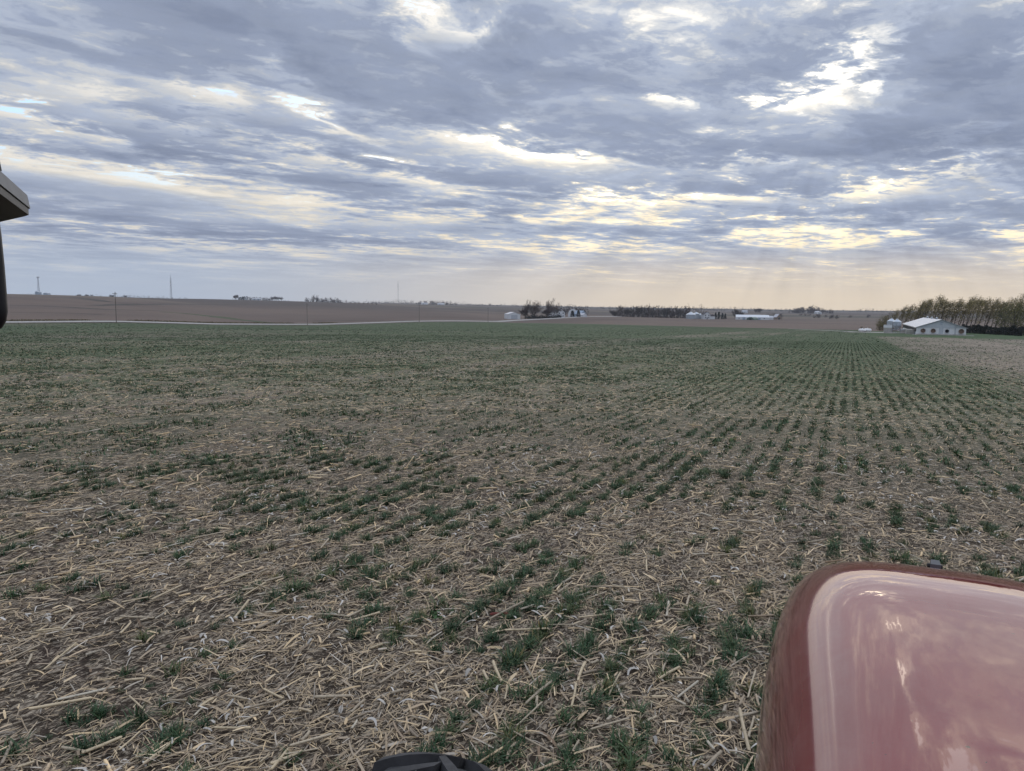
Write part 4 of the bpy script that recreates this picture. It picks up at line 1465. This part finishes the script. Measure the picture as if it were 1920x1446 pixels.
for px, lab, s in ((1617.5, 'white rounded propane tank beside the tan post at the yard end', 1.0), (1627.5, 'white rounded propane tank alone on the gravel yard', 1.05)):
    pb = xy_at(px, 262)
    t = empty('propane_tank', gz(pb[0], pb[1]), R(70), lab, 'tank', 'propane tanks on the yard')
    t.scale = (s,) * 3
    prof = [(0.02, -1.25), (0.25, -1.2), (0.42, -1.05), (0.5, -0.85), (0.5, 0.85), (0.42, 1.05), (0.25, 1.2), (0.02, 1.25)]
    mb = MB().lathe(prof, 16)
    mb.v = [(x, z, y + 0.75) for x, y, z in mb.v]
    mb.f = [f[::-1] for f in mb.f]
    bd = mb.build('tank_body', M_TANK, t, smooth=True)
    MB().lathe([(0.16, 1.23), (0.16, 1.42), (0.05, 1.5)], 12).build('valve_dome', M_TANK, bd)
    for y in (-0.75, 0.75):
        MB().box(-0.42, 0.42, y - 0.08, y + 0.08, -0.2, 0.34).build('saddle', M_CONC, t)
pb = xy_at(1616, 266)
t = empty('yard_stand', gz(pb[0], pb[1]), 0.0, 'narrow tan upright box behind the left propane tank', 'stand')
MB().box(-0.42, 0.42, 0, 0.4, 0.9, 2.05).build('panel_box', M_BROWN, t)
MB().box(-0.24, 0.24, -0.03, -0.004, 1.1, 1.6).build('opening', M_DARK, t)
for s in (-1, 1):
    MB().box(s * 0.36 - 0.06, s * 0.36 + 0.06, 0.1, 0.3, -0.2, 0.898).build('leg', M_BROWN, t)
# gravel yard
a_, b_, c_ = xy_at(1608, 268), xy_at(1660, 252), xy_at(1700, 240)
strip('gravel_yard', [a_, b_, c_], 11.0, M_GRAVEL, 0.08, 2.0, 0.2)
strip('farm_lane', [xy_at(1608, 268), xy_at(1500, 420), xy_at(1480, 440)], 3.0, M_GRAVEL, 0.06, 3.0, 0.2)

# --- farmstead by the road
x, y, z = ground_at(963, 632)
shed('machine_shed', (x, y, z), R(38), 10.5, 15.0, 4.0, 1.9, M_WHITE, M_ROOFW, 'white steel machine shed with big pale doors, leftmost building of the roadside farm', 'shed',
     doors=(('f', 0, 0, 5.5, 3.6, M_GABLE), ('r', 4.5, 0, 5.0, 3.2, M_BLUESTEEL)))
x, y, z = ground_at(1051, 704)
house = shed('farmhouse', (x, y, z), R(62), 9.0, 14.0, 5.2, 3.2, M_WHITE, M_SHINGLE, 'white two-storey farmhouse with dark hip of roof behind the hedge', 'house', overhang=0.5,
             windows=[('r', p, q, 1.1, 1.5) for p in (2, 5, 9, 12) for q in (0.9, 3.5)] + [('f', p, q, 1.1, 1.5) for p in (-2.4, 2.4) for q in (0.9, 3.5)], doors=(('r', 7, 0.1, 1.1, 2.1, M_DARK),))
pr = MB()
for p in (1, 4, 7, 10, 13):
    pr.box(6.6, 6.8, p - 0.1, p + 0.1, -0.5, 2.6)
pr.build('porch_post', M_WHITE, house)
MB().poly([(4.55, 0.4, 3.3), (7.1, 0.4, 2.62), (7.1, 13.6, 2.62), (4.55, 13.6, 3.3), (4.55, 0.4, 3.42), (7.1, 0.4, 2.74), (7.1, 13.6, 2.74), (4.55, 13.6, 3.42)],
          [(3, 2, 1, 0), (4, 5, 6, 7), (0, 1, 5, 4), (1, 2, 6, 5), (2, 3, 7, 6), (3, 0, 4, 7)]).build('porch_roof', M_SHINGLE, house)
MB().box(-0.5, 0.5, 6, 7, 7.6, 9.4).build('chimney', M_BROWN, house)
x, y, z = ground_at(1073, 745)
t = empty('arched_barn', (x, y, z), R(20), 'white round-roofed barn behind the dark rounded spruce', 'barn')
arc = [(5.0 * math.cos(a), 2.5 + 5.2 * math.sin(a)) for a in np.linspace(0, math.pi, 13)]
MB().prism([(-5, -0.8), (5, -0.8)] + arc, 0, 14).build('shell', M_WHITE, t)
MB().box(-1.6, 1.6, -0.06, -0.004, 0, 3.4).build('door', M_GABLE, t)
x, y, z = ground_at(1093, 738)
t2 = shed('side_barn', (x, y, z), R(70), 8.0, 9.0, 3.2, 3.0, M_BLUESTEEL, M_BLUESTEEL, 'blue-grey barn right of the dark pointed spruce', 'barn', doors=(('f', 0, 0, 2.6, 2.6, M_WHITE),))
x, y, z = ground_at(1096, 728)
shed('lean_shed', (x, y, z), R(66), 5.5, 8.0, 2.2, 1.6, M_WHITE, M_ROOFW, 'small white shed with pale roof at the right end of the roadside farm', 'shed', doors=(('r', 4, 0, 2.4, 1.9, M_GABLE),))

# --- farmstead with grain bins


def grain_bin(px, dep, rad, hgt, label):
    x, y, z = ground_at(px, dep)
    t = empty('grain_bin', (x, y, z), 0, label, 'grain bin', 'grain bins')
    bd = MB().lathe([(rad, -0.8), (rad, hgt)], 24).build('bin_wall', M_GALV, t)
    for k in range(1, int(hgt / 0.9)):
        MB().lathe([(rad + 0.002, k * 0.9 - 0.05), (rad + 0.05, k * 0.9), (rad + 0.002, k * 0.9 + 0.05)], 24).build('corrugation_ring', M_GALV, bd)
    rf = MB().lathe([(rad + 0.15, hgt - 0.05), (0.5, hgt + rad * 0.5), (0.45, hgt + rad * 0.5 + 0.3), (0.02, hgt + rad * 0.5 + 0.4)], 24).build('bin_roof', M_GALV, t)
    MB().box(-0.5, 0.5, -rad - 0.1, -rad + 0.02, 0.3, 2.0).build('hatch', M_BLUESTEEL, t)


grain_bin(1294.5, 800, 5.4, 4.6, 'wide pale grain bin, leftmost of the three')
grain_bin(1304.5, 812, 3.6, 5.4, 'narrow tall grain bin in the middle of the three')
grain_bin(1312, 815, 3.2, 4.2, 'smallest grain bin, next to the white farmhouse')
x, y, z = ground_at(1325, 798)
house = shed('farmhouse', (x, y, z), R(28), 7.0, 9.0, 5.0, 2.8, M_WHITE, M_SHINGLE, 'white gabled farmhouse right of the grain bins', 'house', overhang=0.4,
             windows=[('f', p, q, 1.1, 1.5) for p in (-1.8, 1.8) for q in (0.9, 3.2)] + [('r', p, q, 1.1, 1.5) for p in (2.2, 6.5) for q in (0.9, 3.2)], doors=(('f', 0, 0, 1.1, 2.1, M_DARK),))
MB().box(3.52, 9.5, 2.5, 8.0, -0.8, 3.2).build('wing', M_WHITE, house)
MB().prism([(3.53, 3.202), (9.9, 3.202), (9.9, 3.4), (6.5, 5.2), (3.53, 3.9)], 2.2, 8.3).build('wing_roof', M_SHINGLE, house)
MB().box(-0.3, 0.4, 4, 4.7, 7.0, 8.7).build('chimney', M_BROWN, house)
x, y, z = ground_at(1379, 812)
shed('long_barn', (x, y, z), R(-78), 11.0, 34.0, 2.6, 2.5, M_WHITE, M_WHITE, 'long low white barn at the far farmstead right of centre', 'barn',
     doors=(('r', 8, 0, 3.0, 2.3, M_BLUESTEEL), ('r', 24, 0, 2.4, 2.2, M_BLUESTEEL)), windows=[('r', p, 1.0, 1.0, 0.9) for p in (3, 13, 17, 29)])
x, y, z = ground_at(1434, 822)
shed('end_shed', (x, y, z), R(-70), 7.5, 8.0, 2.2, 1.9, M_WHITE, M_ROOFW, 'short white shed continuing the long barn on its right', 'shed', doors=(('f', 0, 0, 2.2, 1.9, M_GABLE),))
x, y, z = ground_at(1406, 788)
t = empty('green_hoop_shed', (x, y, z), R(-24), 'green half-round hoop shed in front of the long white barn', 'shed')
arc = [(4.4 * math.cos(a), 3.1 * math.sin(a)) for a in np.linspace(0, math.pi, 13)]
MB().prism([(-4.4, -0.8), (4.4, -0.8)] + arc, 0, 9).build('shell', M_GREENSTEEL, t)
MB().box(-1.3, 1.3, -0.06, -0.004, 0, 2.0).build('door', M_DARK, t)
x, y, z = ground_at(1460, 838)
shed('corner_barn', (x, y, z), R(35), 6.0, 7.5, 2.6, 3.3, M_BROWN, M_ROOFW, 'small steep-roofed grey barn right of the far farmstead trees', 'barn', doors=(('f', 0, 0, 2.0, 2.2, M_DARK),))
for i, (px, dep, w_, lab) in enumerate(((1527, 1640, 9, 'tiny white house on the slope of the wooded rise'), (1536, 1600, 8, 'tiny white shed below the trees of the wooded rise'), (1400, 1640, 9, 'tiny pale house on the skyline above the long barn'))):
    x, y, z = ground_at(px, dep)
    shed('hillside_house', (x, y, z), R(-60 + 70 * i), w_, 11.0, 3.6, 2.6, M_WHITE, M_ROOFW, lab, 'house', 'houses on the far slopes', windows=[('r', p, 1.0, 1.2, 1.3) for p in (2.5, 8)] + [('f', p, 1.0, 1.2, 1.3) for p in (-2, 2)], doors=(('f', 0, 0, 1.1, 2.1),))
# --- ridge farm on the left
x, y, z = ground_at(460.5, 1380)
shed('ridge_house', (x, y, z), R(35), 6.5, 8.0, 4.2, 2.6, M_WHITE, M_SHINGLE, 'small white house among conifers on the left ridge', 'house', windows=[('f', p, q, 1.0, 1.3) for p in (-1.7, 1.7) for q in (0.9, 2.7)], doors=(('f', 0, 0, 1.0, 2.0),))
x, y, z = ground_at(472, 1372)
shed('ridge_shed', (x, y, z), R(-80 + 15), 7.0, 17.0, 2.3, 1.3, M_WHITE, M_ROOFW, 'long low white shed on the left ridge right of its house', 'shed', doors=(('r', 5, 0, 3.0, 2.0), ('r', 12, 0, 3.0, 2.0)))
for px, dep, lab in ((788, 2240, 'hazy white shed at the left of the far grove'), (819, 2240, 'hazy white shed in the middle of the far grove')):
    x, y, z = ground_at(px, dep)
    shed('far_shed', (x, y, z), R(-50), 9.0, 20.0, 3.2, 2.0, M_WHITE, M_ROOFW, lab, 'shed', 'sheds at the far grove', doors=(('r', 6, 0, 3.0, 2.6),))
for px, w_, hh, lab in ((68, 12, 9, 'hazy blue-grey tank house below the leftmost tower'), (84, 15, 5, 'hazy low pale shed right of the leftmost tower foot')):
    x, y, z = ground_at(px, 2350)
    shed('tower_building', (x, y, z + 8), R(20), w_, 14.0, hh, 2.0, M_BLUESTEEL, M_ROOFW, lab, 'building', 'buildings at the leftmost tower', doors=(('f', 0, 0, 3.0, 3.0),))

# ------------------------------------------------------------------ utility poles


def utility_pole(px, u, h, label):
    x, y = ROAD_X + 5.2, u
    t = empty('utility_pole', gz(x, y), 0, label, 'utility pole', 'poles along the gravel road')
    MB().tube([(0, 0, -0.6), (0, 0, h)], [0.15, 0.11], 8).build('post', M_WOOD, t)
    a_ = MB().box(-1.2, 1.2, -0.19, -0.05, h - 0.75, h - 0.58).build('crossarm', M_WOOD, t)
    for s in (-1.1, -0.45, 0.45, 1.1):
        MB().lathe([(0.05, h - 0.58), (0.08, h - 0.48), (0.03, h - 0.36)], 8, (s, -0.12)).build('insulator', M_GALV, a_)


for i, (u, h) in enumerate(((180, 10.7), (281, 10.4), (382, 10.6), (475, 10.4), (575, 10.0), (670, 10.2))):
    utility_pole(0, u, h, ('tall wooden utility pole nearest on the left beside the gravel road', 'second wooden utility pole from the left along the road', 'third wooden utility pole from the left along the road',
                           'wooden utility pole left of the white machine shed', 'wooden utility pole in front of the farmyard trees', 'wooden utility pole between the two dark spruces')[i])


# ------------------------------------------------------------------ towers
def lattice_tower(px, dep, h, base, top, label, head=None, drop=0.0):
    x, y, z = ground_at(px, dep)
    t = empty('lattice_tower', (x, y, z - drop), R(15), label, 'tower', 'towers on the skyline')
    cor = lambda s, k, zz: tuple(np.array([math.cos(k), math.sin(k)]) * s) + (zz,)
    ks = [math.pi / 2 + 2 * math.pi * i / 3 for i in range(3)]
    sz = lambda zz: base + (top - base) * (zz / h) ** 0.8
    for k in ks:
        MB().tube([cor(sz(zz), k, zz) for zz in np.linspace(0, h, 8)], 0.26, 5).build('leg', M_STEELTOWER, t)
    n = 14
    for i in range(n):
        z0, z1 = h * i / n, h * (i + 1) / n
        mb = MB()
        for j in range(3):
            k0, k1 = ks[j], ks[(j + 1) % 3]
            mb.tube([cor(sz(z0), k0, z0), cor(sz(z1), k1, z1)], 0.13, 4)
            mb.tube([cor(sz(z0), k1, z0), cor(sz(z1), k0, z1)], 0.13, 4)
            mb.tube([cor(sz(z1), k0, z1), cor(sz(z1), k1, z1)], 0.13, 4)
        mb.build('bracing', M_STEELTOWER, t)
    if head == 'drum':
        MB().lathe([(0.5, h - 0.5), (4.2, h + 0.2), (4.2, h + 2.4), (0.4, h + 2.6)], 14).build('antenna_ring', M_STEELTOWER, t)
    else:
        MB().tube([(0, 0, h - 1), (0, 0, h + 9)], [0.5, 0.2], 6).build('spire', M_STEELTOWER, t)
        for zz, sgn in ((h * 0.77, 1), (h * 0.72, -1)):
            mb = MB().lathe([(0.2, 0), (1.4, 0.25), (1.5, 0.9)], 12)
            mb.v = [(q[0], -q[2] - sz(zz) * 0.6, q[1] + zz) for q in mb.v]
            mb.build('dish_antenna', M_TANK, t)
    return t


lattice_tower(72, 2380, 66, 6.0, 1.3, 'leftmost tapering lattice tower with a flat top on the hazy skyline', 'drum', 3)
lattice_tower(320, 2060, 62, 4.2, 1.2, 'tall lattice radio tower with a thin spire and dishes on the left ridge', None, 3)
x, y, z = ground_at(745, 3000)
t = empty('guyed_mast', (x, y, z), 0, 'very thin guyed radio mast left of centre on the skyline', 'mast', 'towers on the skyline')
MB().tube([(0, 0, -3), (0, 0, 88)], [0.75, 0.45], 6).build('mast_tube', M_STEELTOWER, t)
for zz in (56, 66, 74):
    MB().lathe([(0.5, zz), (1.7, zz + 0.3), (1.7, zz + 1.6), (0.5, zz + 1.9)], 8).build('antenna_array', M_STEELTOWER, t)
for k in range(3):
    for zz, rr in ((40, 26), (72, 40)):
        a_ = 0.5 + 2 * math.pi * k / 3
        MB().tube([(0, 0, zz), (rr * math.cos(a_), rr * math.sin(a_), -2)], 0.05, 3).build('guy_wire', M_STEELTOWER, t)

# ------------------------------------------------------------------ the tractor
def paint_red():
    m, b, bs = principled('faded_red_paint', (0.21, 0.035, 0.032), 0.6, 0.0, 0.0)
    tc = b.node('ShaderNodeTexCoord').outputs['Object']
    x, y, z = b.sep(tc)
    dust = b.noise(tc, 7.0, 6.0, 0.65, 0.3)
    streak = b.noise(b.vadd(tc, (9.0, 0.9, 9.0), 'MULTIPLY'), 3.0, 5.0, 0.6)
    side = b.smooth(z, 1.66, 1.28)
    red = b.ramp(b.noise(tc, 2.2, 4.0, 0.55), [(0.3, (0.150, 0.017, 0.022)), (0.7, (0.200, 0.027, 0.032))])
    f = b.m('MULTIPLY', b.smooth(b.m('ADD', b.m('MULTIPLY', dust, 0.5), b.m('MULTIPLY', streak, 0.5)), 0.42, 0.68), b.m('ADD', 0.10, b.m('MULTIPLY', side, 0.5)))
    nz = b.sep(b.node('ShaderNodeNewGeometry').outputs['Normal'])[2]
    rim = b.smooth(nz, 0.955, 0.88)
    f = b.m('ADD', f, b.m('MULTIPLY', rim, b.m('ADD', 0.03, b.m('MULTIPLY', dust, 0.30))), clamp=True)
    col = b.mix(f, red, (0.27, 0.19, 0.17))
    speck = b.smooth(b.noise(tc, 60.0, 2.0, 0.5), 0.755, 0.775)
    col = b.mix(speck, col, (0.05, 0.028, 0.026))
    b.put(bs.inputs['Base Color'], col)
    bs.inputs['Coat Weight'].default_value = 1.0
    bs.inputs['Coat IOR'].default_value = 1.5
    b.put(bs.inputs['Coat Roughness'], b.m('ADD', b.m('ADD', 0.006, b.m('MULTIPLY', rim, 0.06)), b.m('MULTIPLY', f, 0.08)))
    bp = b.node('ShaderNodeBump')
    bp.inputs['Strength'].default_value = 0.02
    bp.inputs['Distance'].default_value = 0.02
    b.put(bp.inputs['Height'], b.noise(tc, 5.0, 2.0, 0.5))
    b.put(bs.inputs['Coat Normal'], bp.outputs[0])
    return m


M_RED = paint_red()
M_PANEL = worn('dusty_grey_panel', (0.10, 0.105, 0.10), 0.7, var=0.4, scale=6.0, stretch=(1, 0.4, 1))
M_PLASTIC = worn('black_plastic', (0.018, 0.018, 0.02), 0.55, var=0.3, scale=8.0)
M_GREYEDGE = worn('lit_edge_grey_plastic', (0.10, 0.105, 0.112), 0.6, var=0.15, scale=9.0)  # grey puts the lit look of the bracket edge into colour; latch shares it
M_RUBBER = worn('dusty_tyre_rubber', (0.040, 0.040, 0.042), 0.85, var=0.5, scale=7.0, bump=0.3)
M_CAST = worn('grey_casting', (0.06, 0.062, 0.065), 0.75, var=0.3, scale=4.0)

tractor = empty('tractor', (0, 0, 0), 0, 'red tractor seen from its cab with glossy hood, front tyres and mirror', 'tractor')
HX, HW, HZ0, HH = 0.325, 0.505, 1.12, 0.865
NN = 4.2


def hood_point(phi, y, k, kw):
    """k: height left at this section (1 = full), kw: half width in metres"""
    c, s = math.cos(phi), math.sin(phi)
    x = HX - kw * math.copysign(abs(c) ** (2 / NN), c)
    z = HZ0 + HH * k * abs(s) ** (2 / NN)
    z += 0.022 * k * (1 - min(1.0, abs((x - HX) / HW)) ** 2)
    return (x, y, z)


def hood_section(y):
    k = 1.0 - 0.215 * max(0.0, y - 2.05) ** 2 / HH
    t_ = max(0.0, (y - 2.93) / 0.20)
    k *= max(0.0, 1 - t_ ** 2) ** 0.5
    kw = HW * (0.86 + 0.175 * float(sstep(y, 0.9, 2.6)))
    q = max(0.0, (y - 2.97) / 0.16)
    kw -= 0.15 * (1 - max(0.0, 1 - q ** 2.6) ** (1 / 2.6))
    return (y, max(k, 0.01), kw)


phis = np.linspace(0, 1, 97)
phis = math.pi * (phis + 0.06 * np.sin(4 * math.pi * phis) * -1)
secs = [hood_section(y) for y in np.linspace(0.15, 2.90, 60)]
secs += [hood_section(2.93 + 0.20 * math.sin(t_)) for t_ in np.linspace(0, math.pi / 2, 30)]
hv = [hood_point(p, y, k, kw) for y, k, kw in secs for p in phis]
n = len(phis)
hq = [(i * n + j, i * n + j + 1, (i + 1) * n + j + 1, (i + 1) * n + j) for i in range(len(secs) - 1) for j in range(n - 1)]
hood = obj('hood', np_mesh('hood', hv, np.array(hq)[:, ::-1], M_RED, True), tractor)
# lower side panels and nose under the hood shell
plan = [hood_point(0, y, k, kw) for y, k, kw in secs] + [hood_point(math.pi, y, k, kw) for y, k, kw in secs[::-1]]
low = []
for dz, grow in ((0.0, 0.004), (-0.02, 0.018), (-0.22, 0.026), (-0.40, 0.0)):
    for x, y, z in plan:
        low.append((HX + math.copysign(abs(x - HX) + grow + (0.045 * (1 - float(sstep(y, 0.9, 2.5))) if dz < 0 else 0), x - HX), y + (grow if y > 2.5 else 0), HZ0 + dz))
m_ = len(plan)
lq = [(r * m_ + i, r * m_ + i + 1, (r + 1) * m_ + i + 1, (r + 1) * m_ + i) for r in range(3) for i in range(m_ - 1)]
obj('side_panel', np_mesh('side_panel', low, np.array(lq), M_PANEL, True), tractor)
# latch block on the crest of the nose
lt = MB()
LZ = float(np.interp(2.93, [q[0] for q in secs], [hood_point(math.pi / 2, *q)[2] for q in secs])) - 0.035
lt.poly([(0.30 + dx_ * 0.048, 2.93 + dy_ * 0.045, LZ + dz_ * (0.052 + 0.01 * dy_)) for dx_, dy_, dz_ in ((0, 0, 0), (1, 0, 0), (0.9, 1, 0), (0.1, 1, 0), (0.2, 0.1, 1), (0.85, 0.1, 1), (0.8, 0.8, 1), (0.25, 0.8, 1))],
        [(3, 2, 1, 0), (4, 5, 6, 7), (0, 1, 5, 4), (1, 2, 6, 5), (2, 3, 7, 6), (3, 0, 4, 7)])
latch = lt.build('hood_latch', M_GREYEDGE, hood)
MB().tube([(0.30, 2.95, LZ + 0.042), (0.348, 2.95, LZ + 0.042)], 0.008, 6).build('latch_pin', M_PLASTIC, latch)
MB().box(HX - 0.26, HX + 0.26, -0.6, 2.95, 0.55, 0.74).build('chassis', M_CAST, tractor)
MB().box(HX - 0.36, HX + 0.36, 0.2, 2.6, 0.742, 1.05).build('engine_block', M_CAST, tractor)
MB().tube([(HX - 1.55, 1.93, 0.62), (HX + 1.55, 1.93, 0.62)], 0.11, 10).build('front_axle', M_CAST, tractor)


def tyre(cx, cy_, rad, wid, rz, label=None):
    t_o = MB()
    prof = [(rad * 0.60, -wid * 0.42), (rad * 0.74, -wid * 0.52), (rad * 0.90, -wid * 0.50), (rad * 0.945, -wid * 0.40), (rad * 0.955, 0), (rad * 0.945, wid * 0.40), (rad * 0.90, wid * 0.50), (rad * 0.74, wid * 0.52), (rad * 0.60, wid * 0.42)]
    t_o.lathe(prof, 48)
    t_o.v = [(z, y, x) for x, y, z in t_o.v]
    ty = t_o.build('front_tyre', M_RUBBER, tractor, (cx, cy_, rad), rz, smooth=True)
    if label:
        ty['label'] = label
    lugs = 20
    for k in range(lugs):
        for s in (-1, 1):
            a0 = 2 * math.pi * (k + (0.5 if s > 0 else 0.0)) / lugs
            lug = MB()
            rings = []
            for t_ in np.linspace(0, 1, 6):
                xx = s * (-0.05 * wid + t_ * 0.57 * wid)
                aa = a0 - 0.34 * t_ ** 0.85
                hw = 0.052 + 0.016 * t_
                rt = rad * (1.0 - 0.035 * t_ ** 3)
                rb = rad * 0.925
                ring = []
                for da, r_ in ((-hw, rb), (-hw * 0.72, rt), (hw * 0.72, rt), (hw, rb)):
                    ring.append((xx, math.sin(aa + da) * r_, math.cos(aa + da) * r_))
                rings.append(ring)
            pts = [p for rg in rings for p in rg]
            fs = []
            for i in range(5):
                for j in range(3):
                    q = (i * 4 + j, i * 4 + j + 1, (i + 1) * 4 + j + 1, (i + 1) * 4 + j)
                    fs.append(q if s < 0 else q[::-1])
            e0, e1 = (0, 1, 2, 3), (20, 21, 22, 23)
            fs += [e0[::-1], e1] if s < 0 else [e0, e1[::-1]]
            lug.poly(pts, fs).build('tread_lug', M_RUBBER, ty)
    rim = MB().lathe([(0.10, -0.06), (rad * 0.58, -0.05), (rad * 0.61, -wid * 0.41), (rad * 0.56, -wid * 0.41), (rad * 0.53, 0.06), (0.10, 0.06)], 32)
    rim.v = [(z, y, x) for x, y, z in rim.v]
    rim.build('wheel_rim', M_GALV, ty, smooth=False)
    return ty


TYX, TYY, TYR = -1.09, 1.66, 0.685
tyre(TYX, TYY, TYR, 0.34, R(4), 'black lugged front tyre at the bottom edge')
tyre(2 * HX - TYX, TYY, TYR, 0.34, R(4))
# left mirror and its bracket outside the cab


def on_plane(px, py, z):
    d = ray(px, py)
    k = (z - CAM_H) / d[2]
    return np.array([d[0] * k, d[1] * k])


ZB = CAM_H + 0.165
corner_t, a_top = on_plane(51, 366, ZB + 0.028), on_plane(0, 320, ZB + 0.028)
corner_b, a_bot, b_bot = on_plane(57, 391, ZB), on_plane(0, 345, ZB), on_plane(0, 405.5, ZB)
ext = lambda p, q, k: q + (q - p) * k
A_t, A_b, B_b = ext(corner_t, a_top, 1.2), ext(corner_b, a_bot, 1.2), ext(corner_b, b_bot, 1.2)
mid_b = corner_b * 0.86 + b_bot * 0.14 + (b_bot - a_bot) * 0.02
B_t = B_b + (corner_t - corner_b)
mid_t = mid_b + (corner_t - corner_b)
br = MB()
low_ = [A_b, corner_b, mid_b, B_b]
top_ = [A_t, corner_t, mid_t, B_t]
br.poly([(p[0], p[1], ZB) for p in low_] + [(p[0], p[1], ZB + 0.028) for p in top_], [(3, 2, 1, 0), (4, 5, 6, 7), (0, 1, 5, 4), (1, 2, 6, 5), (2, 3, 7, 6), (3, 0, 4, 7)])
bracket = br.build('mirror_bracket', M_GREYEDGE, tractor)
inn = [c * 0.94 + np.mean(low_, axis=0) * 0.06 for c in low_]
MB().poly([(p[0], p[1], ZB - 0.012) for p in inn] + [(p[0], p[1], ZB - 0.001) for p in inn], [(3, 2, 1, 0), (4, 5, 6, 7), (0, 1, 5, 4), (1, 2, 6, 5), (2, 3, 7, 6), (3, 0, 4, 7)]).build('shaded_underside', M_PLASTIC, bracket)  # thin black sheet stands in for shade under the bracket
# mirror housing below the bracket: a rounded shell whose right edge shows at the frame's left side
mdep = 1.5
pr_ = []
for px, py in ((-3, 400), (3, 440), (9, 500), (13, 550), (15, 585), (12, 602), (5, 614), (-6, 622), (-60, 628), (-150, 625), (-175, 600), (-180, 480), (-160, 410), (-80, 396)):
    d = CAM_R @ np.array([(px - 960) / F, (723 - py) / F, -1.0])
    pr_.append(np.array([0, 0, CAM_H]) + d * mdep)
pr_ = np.array(pr_)
vd_ = CAM_R @ np.array([(-60 - 960) / F, (723 - 510) / F, -1.0])
vd_ /= np.linalg.norm(vd_)
cen = pr_.mean(0)
hs = MB()
rings = [(0.72, -0.035), (0.93, -0.024), (1.0, 0.0), (1.0, 0.05), (0.9, 0.09), (0.6, 0.12)]
for k_, off in rings:
    hs.v += [tuple(cen + (p - cen) * k_ + vd_ * off) for p in pr_]
m_ = len(pr_)
for r_ in range(len(rings) - 1):
    hs.f += [(r_ * m_ + i, r_ * m_ + (i + 1) % m_, (r_ + 1) * m_ + (i + 1) % m_, (r_ + 1) * m_ + i) for i in range(m_)]
hs.f += [tuple(range(m_ - 1, -1, -1)), tuple((len(rings) - 1) * m_ + i for i in range(m_))]
mirror = hs.build('mirror_housing', M_PLASTIC, tractor, smooth=True)
# cab corner post that carries bracket and mirror, and the deck it stands on
pp = on_plane(-330, 340, ZB)
MB().tube([(pp[0], pp[1], 1.30), (pp[0], pp[1], 3.25)], 0.045, 8).build('cab_post', M_PLASTIC, tractor)
q0 = np.append((A_b + B_b) / 2, ZB + 0.014)
MB().tube([(pp[0], pp[1], ZB + 0.03), tuple(q0)], 0.03, 8).build('bracket_arm', M_PLASTIC, tractor)
dd = ray(-1, 262) * 1.45 + np.array([0, 0, CAM_H])
MB().tube([(pp[0], pp[1], 3.15), tuple(dd + np.array([-0.035, 0, 0.05])), tuple(dd + np.array([-0.022, 0, -0.04])), (q0[0], q0[1], ZB + 0.04)], 0.014, 8).build('mirror_arm', M_PLASTIC, tractor)
MB().tube([(q0[0] + 0.03, q0[1] + 0.02, ZB), tuple(cen)], 0.018, 6).build('mirror_stem', M_PLASTIC, tractor)
MB().box(pp[0] - 0.15, 1.55, -0.9, 0.10, 1.20, 1.30).build('cab_deck', M_CAST, tractor)

# ------------------------------------------------------------------ single things on the ground in front
M_COB = worn('red_corn_cob', (0.16, 0.045, 0.035), 0.85, var=0.4, scale=60.0, bump=0.5)


def ground_px(px, py):
    d = ray(px, py)
    t_ = CAM_H / -d[2]
    for _ in range(12):
        p = d * t_
        t_ = (CAM_H - h1(p[0], p[1])) / -d[2]
    return d[0] * t_, d[1] * t_


x, y = ground_px(936, 1158)
cob = MB()
prof = [(0.008, -0.085), (0.014, -0.07), (0.018, -0.02), (0.017, 0.03), (0.013, 0.07), (0.006, 0.088)]
cob.lathe(prof, 12)
cob.v = [(z, y_, x_ + 0.035) for x_, y_, z in cob.v]
o = cob.build('corn_cob', M_COB, None, (x, y, h1(x, y)), YAW + 0.1, smooth=True)
tag(o, 'dark red shelled corn cob lying left of a rye tuft', 'corn cob')
x, y = ground_px(820, 1198)
sp = empty('seedling_plant', (x, y, h1(x, y)), 0, 'upright brown-stemmed sprig with a small green top', 'plant')
MB().tube([(0, 0, -0.01), (-0.006, 0, 0.09), (-0.022, 0, 0.20)], [0.006, 0.005, 0.004], 6).build('stem', M_WOOD, sp)
g = np.random.default_rng(3)
v, f, c = leaf_quads([(-0.03, 0, 0.21), (-0.01, 0.01, 0.22), (-0.05, 0, 0.215)], 0.02, 12, 0.022, (0.07, 0.12, 0.05), g)
obj('leaves', np_mesh('leaves', v, f, M_LEAF, False, c), sp)

# ------------------------------------------------------------------ haze over the land
hz_top = 130.0
m = bpy.data.materials.new('hazy_air')
m.use_nodes = True
nt = m.node_tree
nt.nodes.clear()
out = nt.nodes.new('ShaderNodeOutputMaterial')
vol = nt.nodes.new('ShaderNodeVolumePrincipled')
vol.inputs['Color'].default_value = (0.80, 0.86, 0.95, 1)
vol.inputs['Density'].default_value = 0.00010
nt.links.new(vol.outputs[0], out.inputs['Volume'])
zlow = float(GZ.min()) - 2.0
haze = MB().box(-4100, 4100, -900, 4500, zlow, max(hz_top, float(GZ.max()) + 20)).build('haze', m)
tag(haze, kind='stuff')
